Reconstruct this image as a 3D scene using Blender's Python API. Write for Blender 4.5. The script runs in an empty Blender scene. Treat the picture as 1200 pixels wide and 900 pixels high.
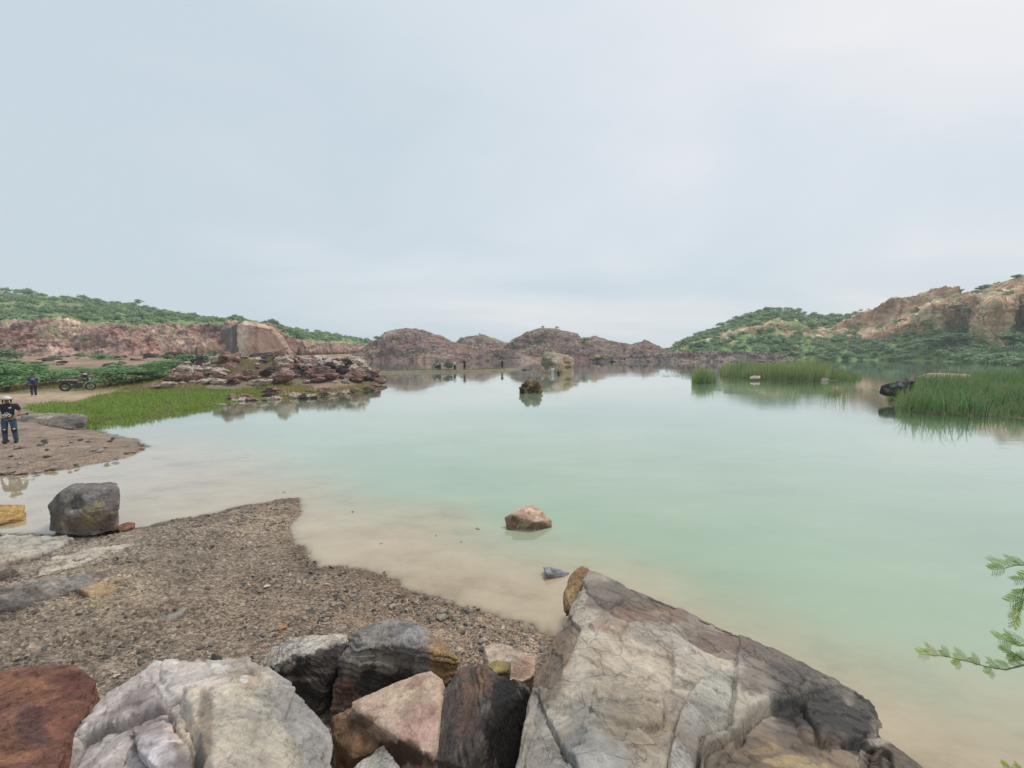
import bpy, bmesh, math, random
import numpy as np
from mathutils import Vector, Matrix

rnd = random.Random(7)
rng = np.random.default_rng(11)
scene = bpy.context.scene
COL = scene.collection

# ------------------------------------------------------------------ camera geometry
F = 470.0                       # focal length in photo pixels (1200 wide)
CAMZ = 3.5
PITCH = math.atan(38 / 470)
CP, SP = math.cos(PITCH), math.sin(PITCH)

def _dir(px, py):
    v = (450 - py) / F
    return (px - 600) / F, CP + SP * v, -SP + CP * v

def PG(px, py, z=0.0):          # pixel ray -> point at height z
    d = _dir(px, py); t = (z - CAMZ) / d[2]
    return Vector((d[0] * t, d[1] * t, z))

def PD(px, py, depth):          # pixel ray -> point at ground distance depth (world y)
    d = _dir(px, py); t = depth / d[1]
    return Vector((d[0] * t, depth, CAMZ + d[2] * t))

def PZ(px, depth, z):           # column px, distance, height
    c = depth * CP - (z - CAMZ) * SP
    return Vector(((px - 600) / F * c, depth, z))

def to_px(x, y, z):
    c = y * CP - (z - CAMZ) * SP
    u = y * SP + (z - CAMZ) * CP
    c = np.where(c < 0.05, 0.05, c)
    return 600 + F * x / c, 450 - F * u / c

# ------------------------------------------------------------------ numpy noise
_perm = np.random.default_rng(3).permutation(256).astype(np.int32)
_perm = np.concatenate([_perm, _perm, _perm])
_g = np.random.default_rng(5).normal(size=(256, 3)); _g /= np.linalg.norm(_g, axis=1)[:, None]
_g = _g.astype(np.float32)

def pn(p):
    p = np.asarray(p, np.float32)
    i = np.floor(p).astype(np.int32); f = p - i
    i &= 255
    w = f * f * f * (f * (f * 6 - 15) + 10)
    out = 0
    for dx in (0, 1):
        for dy in (0, 1):
            for dz in (0, 1):
                h = _perm[_perm[_perm[i[:, 0] + dx] + i[:, 1] + dy] + i[:, 2] + dz]
                g = _g[h]
                d = g[:, 0] * (f[:, 0] - dx) + g[:, 1] * (f[:, 1] - dy) + g[:, 2] * (f[:, 2] - dz)
                ww = (w[:, 0] if dx else 1 - w[:, 0]) * (w[:, 1] if dy else 1 - w[:, 1]) * (w[:, 2] if dz else 1 - w[:, 2])
                out = out + ww * d
    return out * 1.5

def fbm(p, octv=4, gain=0.5, off=0.0):
    p = np.asarray(p, np.float32) + np.float32(off)
    a, s, out = 1.0, 1.0, 0
    for k in range(octv):
        out = out + a * pn(p * s + 17.3 * k); a *= gain; s *= 2.03
    return out

def ridged(p, octv=4, off=0.0, gain=0.5):
    p = np.asarray(p, np.float32) + np.float32(off)
    a, s, out = 1.0, 1.0, 0
    for k in range(octv):
        out = out + a * (1 - 2 * np.abs(pn(p * s + 9.1 * k))); a *= gain; s *= 2.07
    return out

def vcell(p, off=0.0):
    """voronoi: F1, F2-F1 and a random value of the nearest cell"""
    p = np.asarray(p, np.float32) + np.float32(off)
    b = np.floor(p).astype(np.int32)
    f1 = np.full(len(p), 9.0, np.float32); f2 = f1.copy(); cid = np.zeros(len(p), np.float32)
    for dx in (-1, 0, 1):
        for dy in (-1, 0, 1):
            for dz in (-1, 0, 1):
                c = b + np.array([dx, dy, dz], np.int32); m = c & 255
                h = _perm[_perm[_perm[m[:, 0]] + m[:, 1]] + m[:, 2]]
                q = c + 0.5 + 0.42 * _g[h]
                d = np.linalg.norm(p - q, axis=1)
                nearer = d < f1
                f2 = np.where(nearer, f1, np.minimum(f2, d))
                cid = np.where(nearer, h / 255.0, cid)
                f1 = np.where(nearer, d, f1)
    return f1, f2 - f1, cid

def sstep(a, b, x):
    t = np.clip((x - a) / (b - a), 0, 1)
    return t * t * (3 - 2 * t)

def poly_sd(x, y, poly):
    """signed distance to a polygon, positive inside"""
    P = np.array([(q[0], q[1]) for q in poly], np.float64)
    d2 = np.full(x.shape, 1e18); ins = np.zeros(x.shape, bool)
    n = len(P)
    for i in range(n):
        ax, ay = P[i]; bx, by = P[(i + 1) % n]
        ex, ey = bx - ax, by - ay
        L = ex * ex + ey * ey + 1e-12
        t = np.clip(((x - ax) * ex + (y - ay) * ey) / L, 0, 1)
        d2 = np.minimum(d2, (x - ax - t * ex) ** 2 + (y - ay - t * ey) ** 2)
        c = (ay > y) != (by > y)
        if ay != by:
            ins ^= c & (x < ex * (y - ay) / (by - ay) + ax)
    d = np.sqrt(d2)
    return np.where(ins, d, -d)

def line_sd(x, y, line):
    """distance to a polyline and which side (+ left of travel)"""
    best = np.full(x.shape, 1e18); side = np.ones(x.shape)
    for (ax, ay), (bx, by) in zip(line[:-1], line[1:]):
        ex, ey = bx - ax, by - ay
        L = ex * ex + ey * ey + 1e-12
        t = np.clip(((x - ax) * ex + (y - ay) * ey) / L, 0, 1)
        dd = (x - ax - t * ex) ** 2 + (y - ay - t * ey) ** 2
        cr = np.sign(ex * (y - ay) - ey * (x - ax))
        m = dd < best
        side = np.where(m, cr, side); best = np.where(m, dd, best)
    return np.sqrt(best), side

# ------------------------------------------------------------------ object helpers
def lin(r, g, b):
    def c(v):
        v /= 255.0
        return v / 12.92 if v <= 0.04045 else ((v + 0.055) / 1.055) ** 2.4
    return (c(r), c(g), c(b))

def link(name, me, mat=None, parent=None, loc=None):
    o = bpy.data.objects.new(name, me); COL.objects.link(o)
    if mat is not None and me is not None:
        me.materials.append(mat)
    if parent is not None: o.parent = parent
    if loc is not None: o.location = loc
    return o

def tag(o, label=None, cat=None, group=None, kind=None):
    if label: o['label'] = label
    if cat: o['category'] = cat
    if group: o['group'] = group
    if kind: o['kind'] = kind
    return o

def empty(name, loc, label, cat, group=None, rz=0.0):
    o = bpy.data.objects.new(name, None); COL.objects.link(o)
    o.location = loc; o.rotation_euler = (0, 0, rz); o.empty_display_size = 0.1
    return tag(o, label, cat, group)

def np_mesh(name, verts, faces, smooth=True):
    """faces: (n,k) int array with constant k"""
    me = bpy.data.meshes.new(name)
    verts = np.ascontiguousarray(verts, np.float32); faces = np.ascontiguousarray(faces, np.int32)
    n, k = faces.shape
    me.vertices.add(len(verts)); me.vertices.foreach_set('co', verts.ravel())
    me.loops.add(n * k); me.loops.foreach_set('vertex_index', faces.ravel())
    me.polygons.add(n)
    me.polygons.foreach_set('loop_start', np.arange(0, n * k, k, dtype=np.int32))
    try:
        me.polygons.foreach_set('loop_total', np.full(n, k, np.int32))
    except Exception:
        pass
    me.polygons.foreach_set('use_smooth', np.full(n, smooth))
    me.update(calc_edges=True)
    return me

def set_attr(me, name, arr, typ='FLOAT'):
    a = me.attributes.new(name, typ, 'POINT')
    arr = np.ascontiguousarray(arr, np.float32)
    a.data.foreach_set('color' if typ == 'FLOAT_COLOR' else 'value', arr.ravel())

def get_co(me):
    a = np.empty(len(me.vertices) * 3, np.float32); me.vertices.foreach_get('co', a); return a.reshape(-1, 3)

def get_no(me):
    a = np.empty(len(me.vertices) * 3, np.float32); me.vertex_normals.foreach_get('vector', a); return a.reshape(-1, 3)

def bm_mesh(name, bm, smooth=False):
    me = bpy.data.meshes.new(name); bm.to_mesh(me); bm.free()
    me.polygons.foreach_set('use_smooth', [smooth] * len(me.polygons))
    return me

# ------------------------------------------------------------------ material helpers
class NT:
    def __init__(self, name):
        self.m = bpy.data.materials.new(name); self.m.use_nodes = True
        self.t = self.m.node_tree; self.t.nodes.clear()
    def n(self, typ, **kw):
        nd = self.t.nodes.new(typ)
        for k, v in kw.items():
            if k == 'ins':
                for a, b in v.items():
                    s = nd.inputs[a]
                    if isinstance(b, bpy.types.NodeSocket): self.t.links.new(b, s)
                    else: s.default_value = b
            else: setattr(nd, k, v)
        return nd
    def noise(self, vec, scale, detail=5, rough=0.6, dist=0.0):
        nd = self.n('ShaderNodeTexNoise', ins={'Scale': scale, 'Detail': detail, 'Roughness': rough, 'Distortion': dist})
        if vec is not None: self.t.links.new(vec, nd.inputs['Vector'])
        return nd
    def ramp(self, fac, stops, interp='LINEAR'):
        nd = self.n('ShaderNodeValToRGB'); cr = nd.color_ramp; cr.interpolation = interp
        while len(cr.elements) < len(stops): cr.elements.new(0.5)
        for e, (p, c) in zip(cr.elements, stops):
            e.position = p; e.color = (*c, 1) if len(c) == 3 else c
        self.t.links.new(fac, nd.inputs[0]); return nd.outputs[0]
    def mix(self, fac, a, b, mode='MIX'):
        nd = self.n('ShaderNodeMix', data_type='RGBA', blend_type=mode)
        for i, v in ((0, fac), (6, a), (7, b)):
            s = nd.inputs[i]
            if isinstance(v, bpy.types.NodeSocket): self.t.links.new(v, s)
            else: s.default_value = (*v, 1) if (i > 0 and len(v) == 3) else v
        return nd.outputs[2]
    def math(self, op, a, b=None, clamp=False):
        nd = self.n('ShaderNodeMath', operation=op, use_clamp=clamp)
        for i, v in ((0, a), (1, b)):
            if v is None: continue
            if isinstance(v, bpy.types.NodeSocket): self.t.links.new(v, nd.inputs[i])
            else: nd.inputs[i].default_value = v
        return nd.outputs[0]
    def mapping(self, vec, scale=(1, 1, 1), rot=(0, 0, 0)):
        nd = self.n('ShaderNodeMapping', ins={'Scale': scale, 'Rotation': rot}); self.t.links.new(vec, nd.inputs['Vector']); return nd.outputs[0]
    def bump(self, h, strength, dist, normal=None):
        nd = self.n('ShaderNodeBump', ins={'Strength': strength, 'Distance': dist, 'Height': h})
        if normal is not None: self.t.links.new(normal, nd.inputs['Normal'])
        return nd.outputs[0]
    def out(self, shader):
        o = self.n('ShaderNodeOutputMaterial'); self.t.links.new(shader, o.inputs['Surface']); return self.m
    def principled(self, **ins):
        return self.n('ShaderNodeBsdfPrincipled', ins={k.replace('_', ' '): v for k, v in ins.items()})

def simple_mat(name, c, rough=0.6, metal=0.0, vary=0.15, scale=20):
    t = NT(name); tc = t.n('ShaderNodeTexCoord').outputs['Object']
    nz = t.noise(tc, scale, 4)
    lo = tuple(v * (1 - vary) for v in c); hi = tuple(min(1, v * (1 + vary)) for v in c)
    col = t.ramp(nz.outputs[0], [(0.3, lo), (0.7, hi)])
    p = t.principled(Base_Color=col, Roughness=rough, Metallic=metal)
    return t.out(p.outputs[0])

def rock_mat(name, cols, scale=1.0, bump=1.0, bed=(0, 0, 0), streak=4.0, tint=True, rough=0.8, crackle=True, grain=1.0):
    """cols: dark, mid, light, accent"""
    t = NT(name); tc = t.n('ShaderNodeTexCoord').outputs['Object']
    m = t.mapping(tc, (scale, scale, scale))
    mb = t.mapping(tc, (scale, scale, scale * streak), bed)
    n1 = t.noise(m, 2.2, 7, 0.68, 0.6)
    n2 = t.noise(mb, 3.5, 6, 0.7, 0.4)
    n3 = t.noise(m, 34, 8, 0.78)
    n4 = t.noise(m, 1.1, 4, 0.6)
    base = t.ramp(n1.outputs[0], [(0.28, cols[0]), (0.47, cols[1]), (0.66, cols[2])])
    acc = t.ramp(n4.outputs[0], [(0.5, (0, 0, 0)), (0.66, (1, 1, 1))])
    base = t.mix(t.math('MULTIPLY', acc, 0.55), base, cols[3])
    if tint:
        at = t.n('ShaderNodeAttribute', attribute_name='tint')
        sp = t.math('SUBTRACT', n2.outputs[0], 0.5)
        sp2 = t.math('SUBTRACT', n3.outputs[0], 0.5)
        a = t.math('ADD', at.outputs['Alpha'], t.math('MULTIPLY', t.math('ADD', sp, sp2), t.math('MULTIPLY', at.outputs['Alpha'], 1.6)), True)
        tintc = t.mix(0.55, at.outputs['Color'], t.mix(1.0, at.outputs['Color'], t.ramp(n2.outputs[0], [(0.3, (0.45, 0.45, 0.45)), (0.7, (1.5, 1.5, 1.5))]), 'MULTIPLY'))
        base = t.mix(a, base, tintc)
    for sc, wd, k, seedv in ((1.6, 0.006, 0.75, 3.1), (4.5, 0.010, 0.6, 7.7), (13.0, 0.014, 0.4, 1.3)):
        mv = t.n('ShaderNodeMapping', ins={'Location': (seedv, seedv * 2, seedv * 3), 'Scale': (1, 1, 1.5)}); t.t.links.new(m, mv.inputs['Vector'])
        nv = t.noise(mv.outputs[0], sc, 5, 0.62, 0.7)
        dv = t.math('ABSOLUTE', t.math('SUBTRACT', nv.outputs[0], 0.5))
        vein = t.ramp(dv, [(0.0, (k * grain,) * 3), (wd, (0, 0, 0))])
        base = t.mix(vein, base, cols[4] if len(cols) > 4 else tuple(v * 0.42 for v in cols[0]))
    st = t.ramp(n2.outputs[0], [(0.28, (0.5, 0.48, 0.46)), (0.48, (1, 1, 1)), (0.72, (1.28, 1.26, 1.24))])
    base = t.mix(0.8 * grain, base, st, 'MULTIPLY')
    if tint:
        pl = t.n('ShaderNodeAttribute', attribute_name='plate')
        base = t.mix(0.9, base, t.ramp(pl.outputs['Fac'], [(0.1, (0.66, 0.63, 0.61)), (0.5, (1, 1, 1)), (0.9, (1.26, 1.25, 1.23))]), 'MULTIPLY')
    sk = t.ramp(n3.outputs[0], [(0.32, (0.42, 0.4, 0.38)), (0.5, (1, 1, 1)), (0.68, (1.4, 1.4, 1.4))])
    base = t.mix(0.5 * grain ** 0.5, base, sk, 'MULTIPLY')
    h = t.math('ADD', t.math('MULTIPLY', n2.outputs[0], 0.3 * grain), t.math('MULTIPLY', n3.outputs[0], 0.5))
    if crackle:
        vo = t.n('ShaderNodeTexVoronoi', feature='DISTANCE_TO_EDGE', ins={'Scale': 5.0, 'Randomness': 1.0})
        wv = t.n('ShaderNodeMix', data_type='VECTOR', ins={0: 0.12}); t.t.links.new(m, wv.inputs[4]); t.t.links.new(n1.outputs['Color'], wv.inputs[5])
        t.t.links.new(wv.outputs[1], vo.inputs['Vector'])
        cr = t.ramp(vo.outputs['Distance'], [(0.0, (0, 0, 0)), (0.018, (1, 1, 1))])
        msk = t.ramp(n4.outputs[0], [(0.42, (1, 1, 1)), (0.52, (0, 0, 0))])
        cr2 = t.math('MAXIMUM', cr, msk)
        h = t.math('ADD', h, t.math('MULTIPLY', cr2, 0.35))
    bp = t.bump(h, 0.9 * bump, 0.03 / scale)
    p = t.principled(Base_Color=base, Roughness=rough, Normal=bp)
    p.inputs['Specular IOR Level'].default_value = 0.3
    return t.out(p.outputs[0])

# ------------------------------------------------------------------ land outline (world metres)
def W(*pts): return [PG(a, b, 0.0)[:2] for a, b in pts]

SHORE = W((0, 627), (55, 629), (140, 622), (200, 611), (260, 600), (300, 590), (330, 586), (346, 585), (354, 592), (347, 606),
          (341, 622), (347, 640), (358, 655), (375, 663), (420, 669), (455, 680), (500, 696), (540, 713), (585, 728), (640, 748),
          (700, 765), (800, 790), (900, 830), (1000, 880), (1085, 915))
LAND_A = [(-40, 6.0), (-14, 7.0)] + SHORE + [(3.6, 2.0), (5.2, 0.8), (8, -2), (14, -8), (20, -30), (-40, -30)]
LAND_B = [(-40, 12.0)] + W((-60, 561), (0, 558), (60, 553), (110, 545), (150, 535), (170, 524), (160, 516), (125, 508), (104, 503), (104, 499), (150, 496),
          (200, 487), (235, 481), (258, 477), (264, 469), (300, 468), (340, 467), (370, 466.5), (395, 463), (425, 457), (452, 450.5),
          (446, 446), (436, 441), (428, 437)) + [PZ(424, 90, 0)[:2], PZ(418, 110, 0)[:2], PZ(410, 135, 0)[:2], (-62, 190), (-62, 420), (-600, 420), (-600, 12)]
LAND_C = [(-27, -30), (-27, 40), (-600, 40), (-600, -30)]
CAUSEWAY = [PZ(425, 66, 0)[:2], PZ(470, 68, 0)[:2], PZ(520, 69, 0)[:2], PZ(560, 70, 0)[:2], PZ(598, 78, 0)[:2]]
ISLE_R = W((1042, 470), (1060, 483), (1110, 487), (1170, 489), (1260, 493), (1400, 500), (1400, 452), (1250, 446), (1150, 443), (1085, 444), (1050, 455))
ISLE_M = W((843, 440), (860, 443), (900, 445), (940, 447), (985, 446), (1000, 441), (960, 436), (900, 436), (850, 437))
ISLE_S = W((812, 448), (825, 450), (837, 448), (832, 445), (818, 445))
GRASS_PX = [(28, 480), (60, 488), (104, 501), (150, 497), (200, 488), (235, 482), (258, 478), (262, 471), (300, 467), (312, 463), (300, 459), (230, 458.5), (160, 461), (120, 465), (90, 473), (50, 475)]
MUD = [(-60, 14)] + W((0, 500), (170, 500), (260, 515), (330, 545), (430, 582), (520, 606), (600, 632), (690, 650), (780, 680), (880, 725), (980, 765), (1100, 790), (1250, 815), (1500, 880)) + [(12, -6), (10, -30), (-60, -30)]

def land(x, y):
    """ground height, land distances"""
    sa = poly_sd(x, y, LAND_A); sb = poly_sd(x, y, LAND_B); sc = poly_sd(x, y, LAND_C)
    p2 = np.stack([x, y, np.zeros_like(x)], 1)
    wob = 0.16 * fbm(p2 * 1.1, 4) + 0.05 * fbm(p2 * 5, 3)
    near = np.exp(-np.hypot(x, y) / 40)
    sa = sa + wob; sb = sb + wob * (1 + 1.2 * (1 - near)); 
    sw = line_sd(x, y, CAUSEWAY)[0]; sw = 2.3 - sw + 0.5 * fbm(p2 * 0.5, 3)
    si = np.maximum(np.maximum(poly_sd(x, y, ISLE_R), poly_sd(x, y, ISLE_M)), poly_sd(x, y, ISLE_S)) + 0.3 * fbm(p2 * 0.7, 3)
    def prof(s, up, cap):
        pos = cap * (1 - np.exp(-np.maximum(s, 0) * up / cap))
        neg = np.minimum(s, 0); neg = np.where(neg > -3, neg * 0.09 - 0.05 * (1 - np.exp(neg / 0.25)), -0.32 + (neg + 3) * 0.25)
        return np.where(s > 0, pos, neg)
    ha = np.where(sa > 0, 0.165 * sa, prof(sa, 0.16, 1))
    ha = np.minimum(ha, 0.62 + 0.35 * sstep(3.2, 1.2, np.hypot(x, y)) + 0.02 * np.maximum(sa - 4, 0))
    hb = prof(sb, 0.17, 0.2)
    far = sstep(34, 100, y + 0.25 * np.abs(x)) 
    hb = hb + np.where(sb > 0, far * 2.0 * sstep(0, 14, sb), 0)
    hc = prof(sc, 0.1, 0.5)
    hw = prof(sw, 0.35, 0.5)
    hi = prof(si, 0.3, 0.15)
    h = np.maximum(np.maximum(np.maximum(ha, hb), np.maximum(hw, hi)), hc)
    # rock mound of the peninsula
    mound = np.zeros_like(x)
    for (px, dep, rx, ry, top) in MOUND:
        c = PZ(px, dep, 1.0)
        mound = np.maximum(mound, top * np.exp(-((x - c[0]) / rx) ** 2 - ((y - c[1]) / ry) ** 2))
    mound = mound * sstep(-0.5, 3.0, sb)
    rk = ridged(p2 * 0.35, 4) * 0.22 + ridged(p2 * 1.2, 3) * 0.1
    h = h + mound * (1 + 0.5 * rk) * 0.85
    h = np.maximum(h, -2.5)
    outer = sstep(205, 300, np.hypot(x, y))
    h = h * (1 - outer) + outer * (3.2 + 2.0 * fbm(p2 * 0.01, 3))
    land_any = np.maximum(np.maximum(sa, sb), np.maximum(sw, si))
    return h, sa, sb, land_any, mound

MOUND = [(285, 41, 4.5, 4.0, 2.3), (330, 43, 4.0, 3.5, 2.4), (375, 43, 4.5, 3.0, 2.2), (415, 43.5, 3.0, 2.6, 1.8), (436, 43, 2.2, 2.2, 1.0), (240, 42, 5, 5, 1.3)]

def gz(x, y):
    h = land(np.array([x], np.float64), np.array([y], np.float64))[0]
    return float(h[0])

def polar(angs, rads):
    A, R = np.meshgrid(angs, rads, indexing='ij')
    x = (R * np.sin(A)).ravel(); y = (R * np.cos(A)).ravel()
    na, nr = len(angs), len(rads)
    idx = np.arange(na * nr).reshape(na, nr)
    a = idx; b = np.roll(idx, -1, axis=0)
    f = np.stack([a[:, :-1], a[:, 1:], b[:, 1:], b[:, :-1]], -1).reshape(-1, 4)
    return x, y, f

fine = np.linspace(math.radians(-64), math.radians(64), 760)
back = np.linspace(math.radians(64), math.radians(296), 62)[1:-1]
angs = np.concatenate([fine, back])

# ------------------------------------------------------------------ ground
def build_ground():
    r1 = np.linspace(0.25, 1.6, 12, endpoint=False)
    r2 = np.linspace(1.6, 11, 290, endpoint=False); r3 = np.geomspace(11, 60, 230, endpoint=False); r4 = np.geomspace(60, 740, 70)
    x, y, f = polar(angs, np.concatenate([r1, r2, r3, r4]))
    h, sa, sb, sl, mound = land(x, y)
    p = np.stack([x, y, np.zeros_like(x)], 1)
    r = np.hypot(x, y)
    # lumps, and slaty ledges on the left of the near beach
    near = sstep(25, 9, r)
    h = h + near * (0.022 * fbm(p * 2.3, 4) + 0.012 * fbm(p * 9, 3)) * sstep(-0.6, 0.5, sl)
    led = sstep(-2.6, -4.4, x) * sstep(10.5, 8, r) * sstep(0.1, 1.0, sa)
    q = p.copy(); ang = math.radians(20); u = x * math.cos(ang) + y * math.sin(ang); v = -x * math.sin(ang) + y * math.cos(ang)
    q = np.stack([u * 0.5, v * 2.4, 0 * u], 1)
    t = fbm(q, 4) * 3.2; fl = np.floor(t); fr = t - fl
    h = h + led * 0.03 * (fl + sstep(0.0, 0.16, fr))
    midb = sstep(0.0, 1.5, sb) * sstep(9, 12, r)
    h = h + midb * (0.05 * fbm(p * 0.9, 4)) * sstep(60, 20, r)
    px, py = to_px(x, y, h)
    # macro colour: real soil zones
    def c(rgb): return np.array(lin(*rgb))[None, :]
    n1 = fbm(p * 0.6, 4)[:, None]; n2 = fbm(p * 2.7, 4)[:, None]; n3 = fbm(p * 0.12, 4)[:, None]
    col = c((128, 116, 103)) * (1 + 0.22 * n1 + 0.2 * n2)
    wet = (sstep(0.32 + 0.2 * n2[:, 0], 0.12, sa) * (r < 14))[:, None]
    col = col * (1 - 0.5 * wet) + 0.5 * wet * c((78, 66, 54))
    warm = sstep(3.0, 1.0, sa)[:, None] * sstep(8, 5, r)[:, None]
    col = col * (1 - 0.45 * warm) + 0.45 * warm * c((140, 118, 98)) * (1 + 0.3 * n2)
    # pale dried mud at the tip of the near beach and by the slab
    for (bx, by, rr, rgb, k) in [(318, 610, 26, (158, 140, 120), .75), (590, 745, 46, (150, 132, 114), .5), (120, 690, 30, (158, 136, 104), .4), (60, 640, 60, (160, 152, 140), .5), (615, 770, 36, (168, 150, 134), .8)]:
        m = np.exp(-((px - bx) / (rr * 1.8)) ** 2 - ((py - by) / rr) ** 2)[:, None] * k * (0.75 + 0.7 * n2)
        m = np.clip(m, 0, 1); col = col * (1 - m) + m * c(rgb)
    B = (sb > -0.6)[:, None] * sstep(8, 11, r)[:, None]
    spit = c((138, 121, 107)) * (1 + 0.3 * n1 + 0.4 * n2)
    earth = c((156, 124, 110)) * (1 + 0.5 * n3 + 0.35 * n1)
    gre = sstep(0.0, 0.35, fbm(p * 0.09, 4, off=8.8))[:, None]; earth = earth * (1 - 0.7 * gre) + 0.7 * gre * c((112, 124, 78))
    fa = sstep(30, 48, y)[:, None]
    colb = spit * (1 - fa) + earth * fa
    path = np.exp(-((py - 464) / 6.5) ** 2)[:, None] * sstep(175, 120, px)[:, None]
    path = path * np.clip(0.85 + 0.7 * n2, 0, 1); colb = colb * (1 - path) + path * c((186, 160, 134))
    g = poly_sd(px, py, GRASS_PX); gm = sstep(-2, 3, g)[:, None]
    g2 = (np.exp(-((py - 457) / 4.5) ** 2) * sstep(-0.25, 0.35, n1[:, 0] + 0.25 * n2[:, 0]) * (px < 330))[:, None] * 0.8
    gm = np.maximum(gm, g2)
    colb = colb * (1 - gm) + gm * c((96, 110, 52))
    mo = sstep(0.25, 1.0, mound)[:, None]
    red = c((112, 88, 82)) * (1 + 0.5 * n2) 
    moss = (sstep(-0.15, 0.2, fbm(p * 0.5, 3, off=4.4)) * sstep(1.8, 0.9, h))[:, None]
    red = red * (1 - 0.8 * moss) + 0.8 * moss * c((104, 118, 48))
    colb = colb * (1 - mo) + mo * red
    col = col * (1 - B) + B * colb
    isl = sstep(-1.0, 0.3, np.maximum(np.maximum(poly_sd(x, y, ISLE_R), poly_sd(x, y, ISLE_M)), poly_sd(x, y, ISLE_S)))[:, None]
    col = col * (1 - isl) + isl * c((84, 82, 56)) * (1 + 0.4 * n2)
    fr = (sstep(3.2, 0.6, sb) * sstep(17, 21, y) * (0.75 + 0.5 * n1[:, 0]))[:, None] * B; fr = np.clip(fr, 0, 1)
    col = col * (1 - fr) + fr * c((98, 88, 60)) * (1 + 0.4 * n2)
    # far land
    fl_ = sstep(180, 260, r)[:, None]
    col = col * (1 - fl_) + fl_ * (c((110, 120, 100)) * (1 + 0.3 * n3))
    bed = (sl < -0.05)[:, None] & (h < 0.02)[:, None]
    col = np.where(bed, np.where((y > 14)[:, None], c((92, 88, 62)), c((146, 128, 108))) * (1 + 0.25 * n1 + 0.15 * n2), col)
    col = np.clip(col, 0.01, 0.9)
    cen = len(x)
    nr = len(r1) + len(r2) + len(r3) + len(r4)
    verts = np.concatenate([np.stack([x, y, h], 1), [[0, 0, float(h[0])]]])
    me = np_mesh('ground', verts, f)
    col = np.concatenate([col, col[:1]])
    set_attr(me, 'soil', np.concatenate([col, np.ones((len(col), 1))], 1), 'FLOAT_COLOR')
    grav = sstep(45, 8, r); grav = np.concatenate([grav, grav[:1]])
    set_attr(me, 'gravel', grav)
    # material
    t = NT('ground_soil'); tc = t.n('ShaderNodeTexCoord').outputs['Object']
    at = t.n('ShaderNodeAttribute', attribute_name='soil'); ag = t.n('ShaderNodeAttribute', attribute_name='gravel')
    v1 = t.n('ShaderNodeTexVoronoi', ins={'Scale': 26.0, 'Randomness': 1.0}); t.t.links.new(t.mapping(tc, (1, 1.6, 1), (0, 0, 0.35)), v1.inputs['Vector'])
    v2 = t.n('ShaderNodeTexVoronoi', ins={'Scale': 70.0, 'Randomness': 1.0}); t.t.links.new(tc, v2.inputs['Vector'])
    nz = t.noise(tc, 3.0, 7, 0.7); nf = t.noise(tc, 60, 4, 0.7)
    peb = t.ramp(t.n('ShaderNodeSeparateColor', ins={'Color': v1.outputs['Color']}).outputs[0], [(0.0, (0.5, 0.48, 0.47)), (0.5, (1, 0.98, 0.96)), (0.85, (1.3, 1.28, 1.26)), (1.0, (1.7, 1.68, 1.66))])
    peb2 = t.ramp(t.n('ShaderNodeSeparateColor', ins={'Color': v2.outputs['Color']}).outputs[1], [(0.0, (0.55, 0.53, 0.5)), (0.6, (1, 1, 1)), (1.0, (1.45, 1.42, 1.4))])
    base = t.mix(ag.outputs['Fac'], at.outputs['Color'], t.mix(1.0, at.outputs['Color'], peb, 'MULTIPLY'))
    base = t.mix(t.math('MULTIPLY', ag.outputs['Fac'], 0.8), base, t.mix(1.0, base, peb2, 'MULTIPLY'))
    mm = t.ramp(nz.outputs[0], [(0.3, (0.78, 0.77, 0.76)), (0.7, (1.2, 1.19, 1.18))])
    base = t.mix(0.7, base, mm, 'MULTIPLY')
    hgt = t.math('ADD', t.math('MULTIPLY', t.math('SUBTRACT', 1.0, v1.outputs['Distance']), 0.6), t.math('MULTIPLY', t.math('SUBTRACT', 1.0, v2.outputs['Distance']), 0.3))
    hgt = t.math('ADD', hgt, t.math('MULTIPLY', nf.outputs[0], 0.2))
    bp = t.bump(hgt, 0.6, 0.012)
    pr = t.principled(Base_Color=base, Roughness=0.85, Normal=bp); pr.inputs['Specular IOR Level'].default_value = 0.25
    o = link('ground', me, t.out(pr.outputs[0])); tag(o, kind='structure')
    return o

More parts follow.
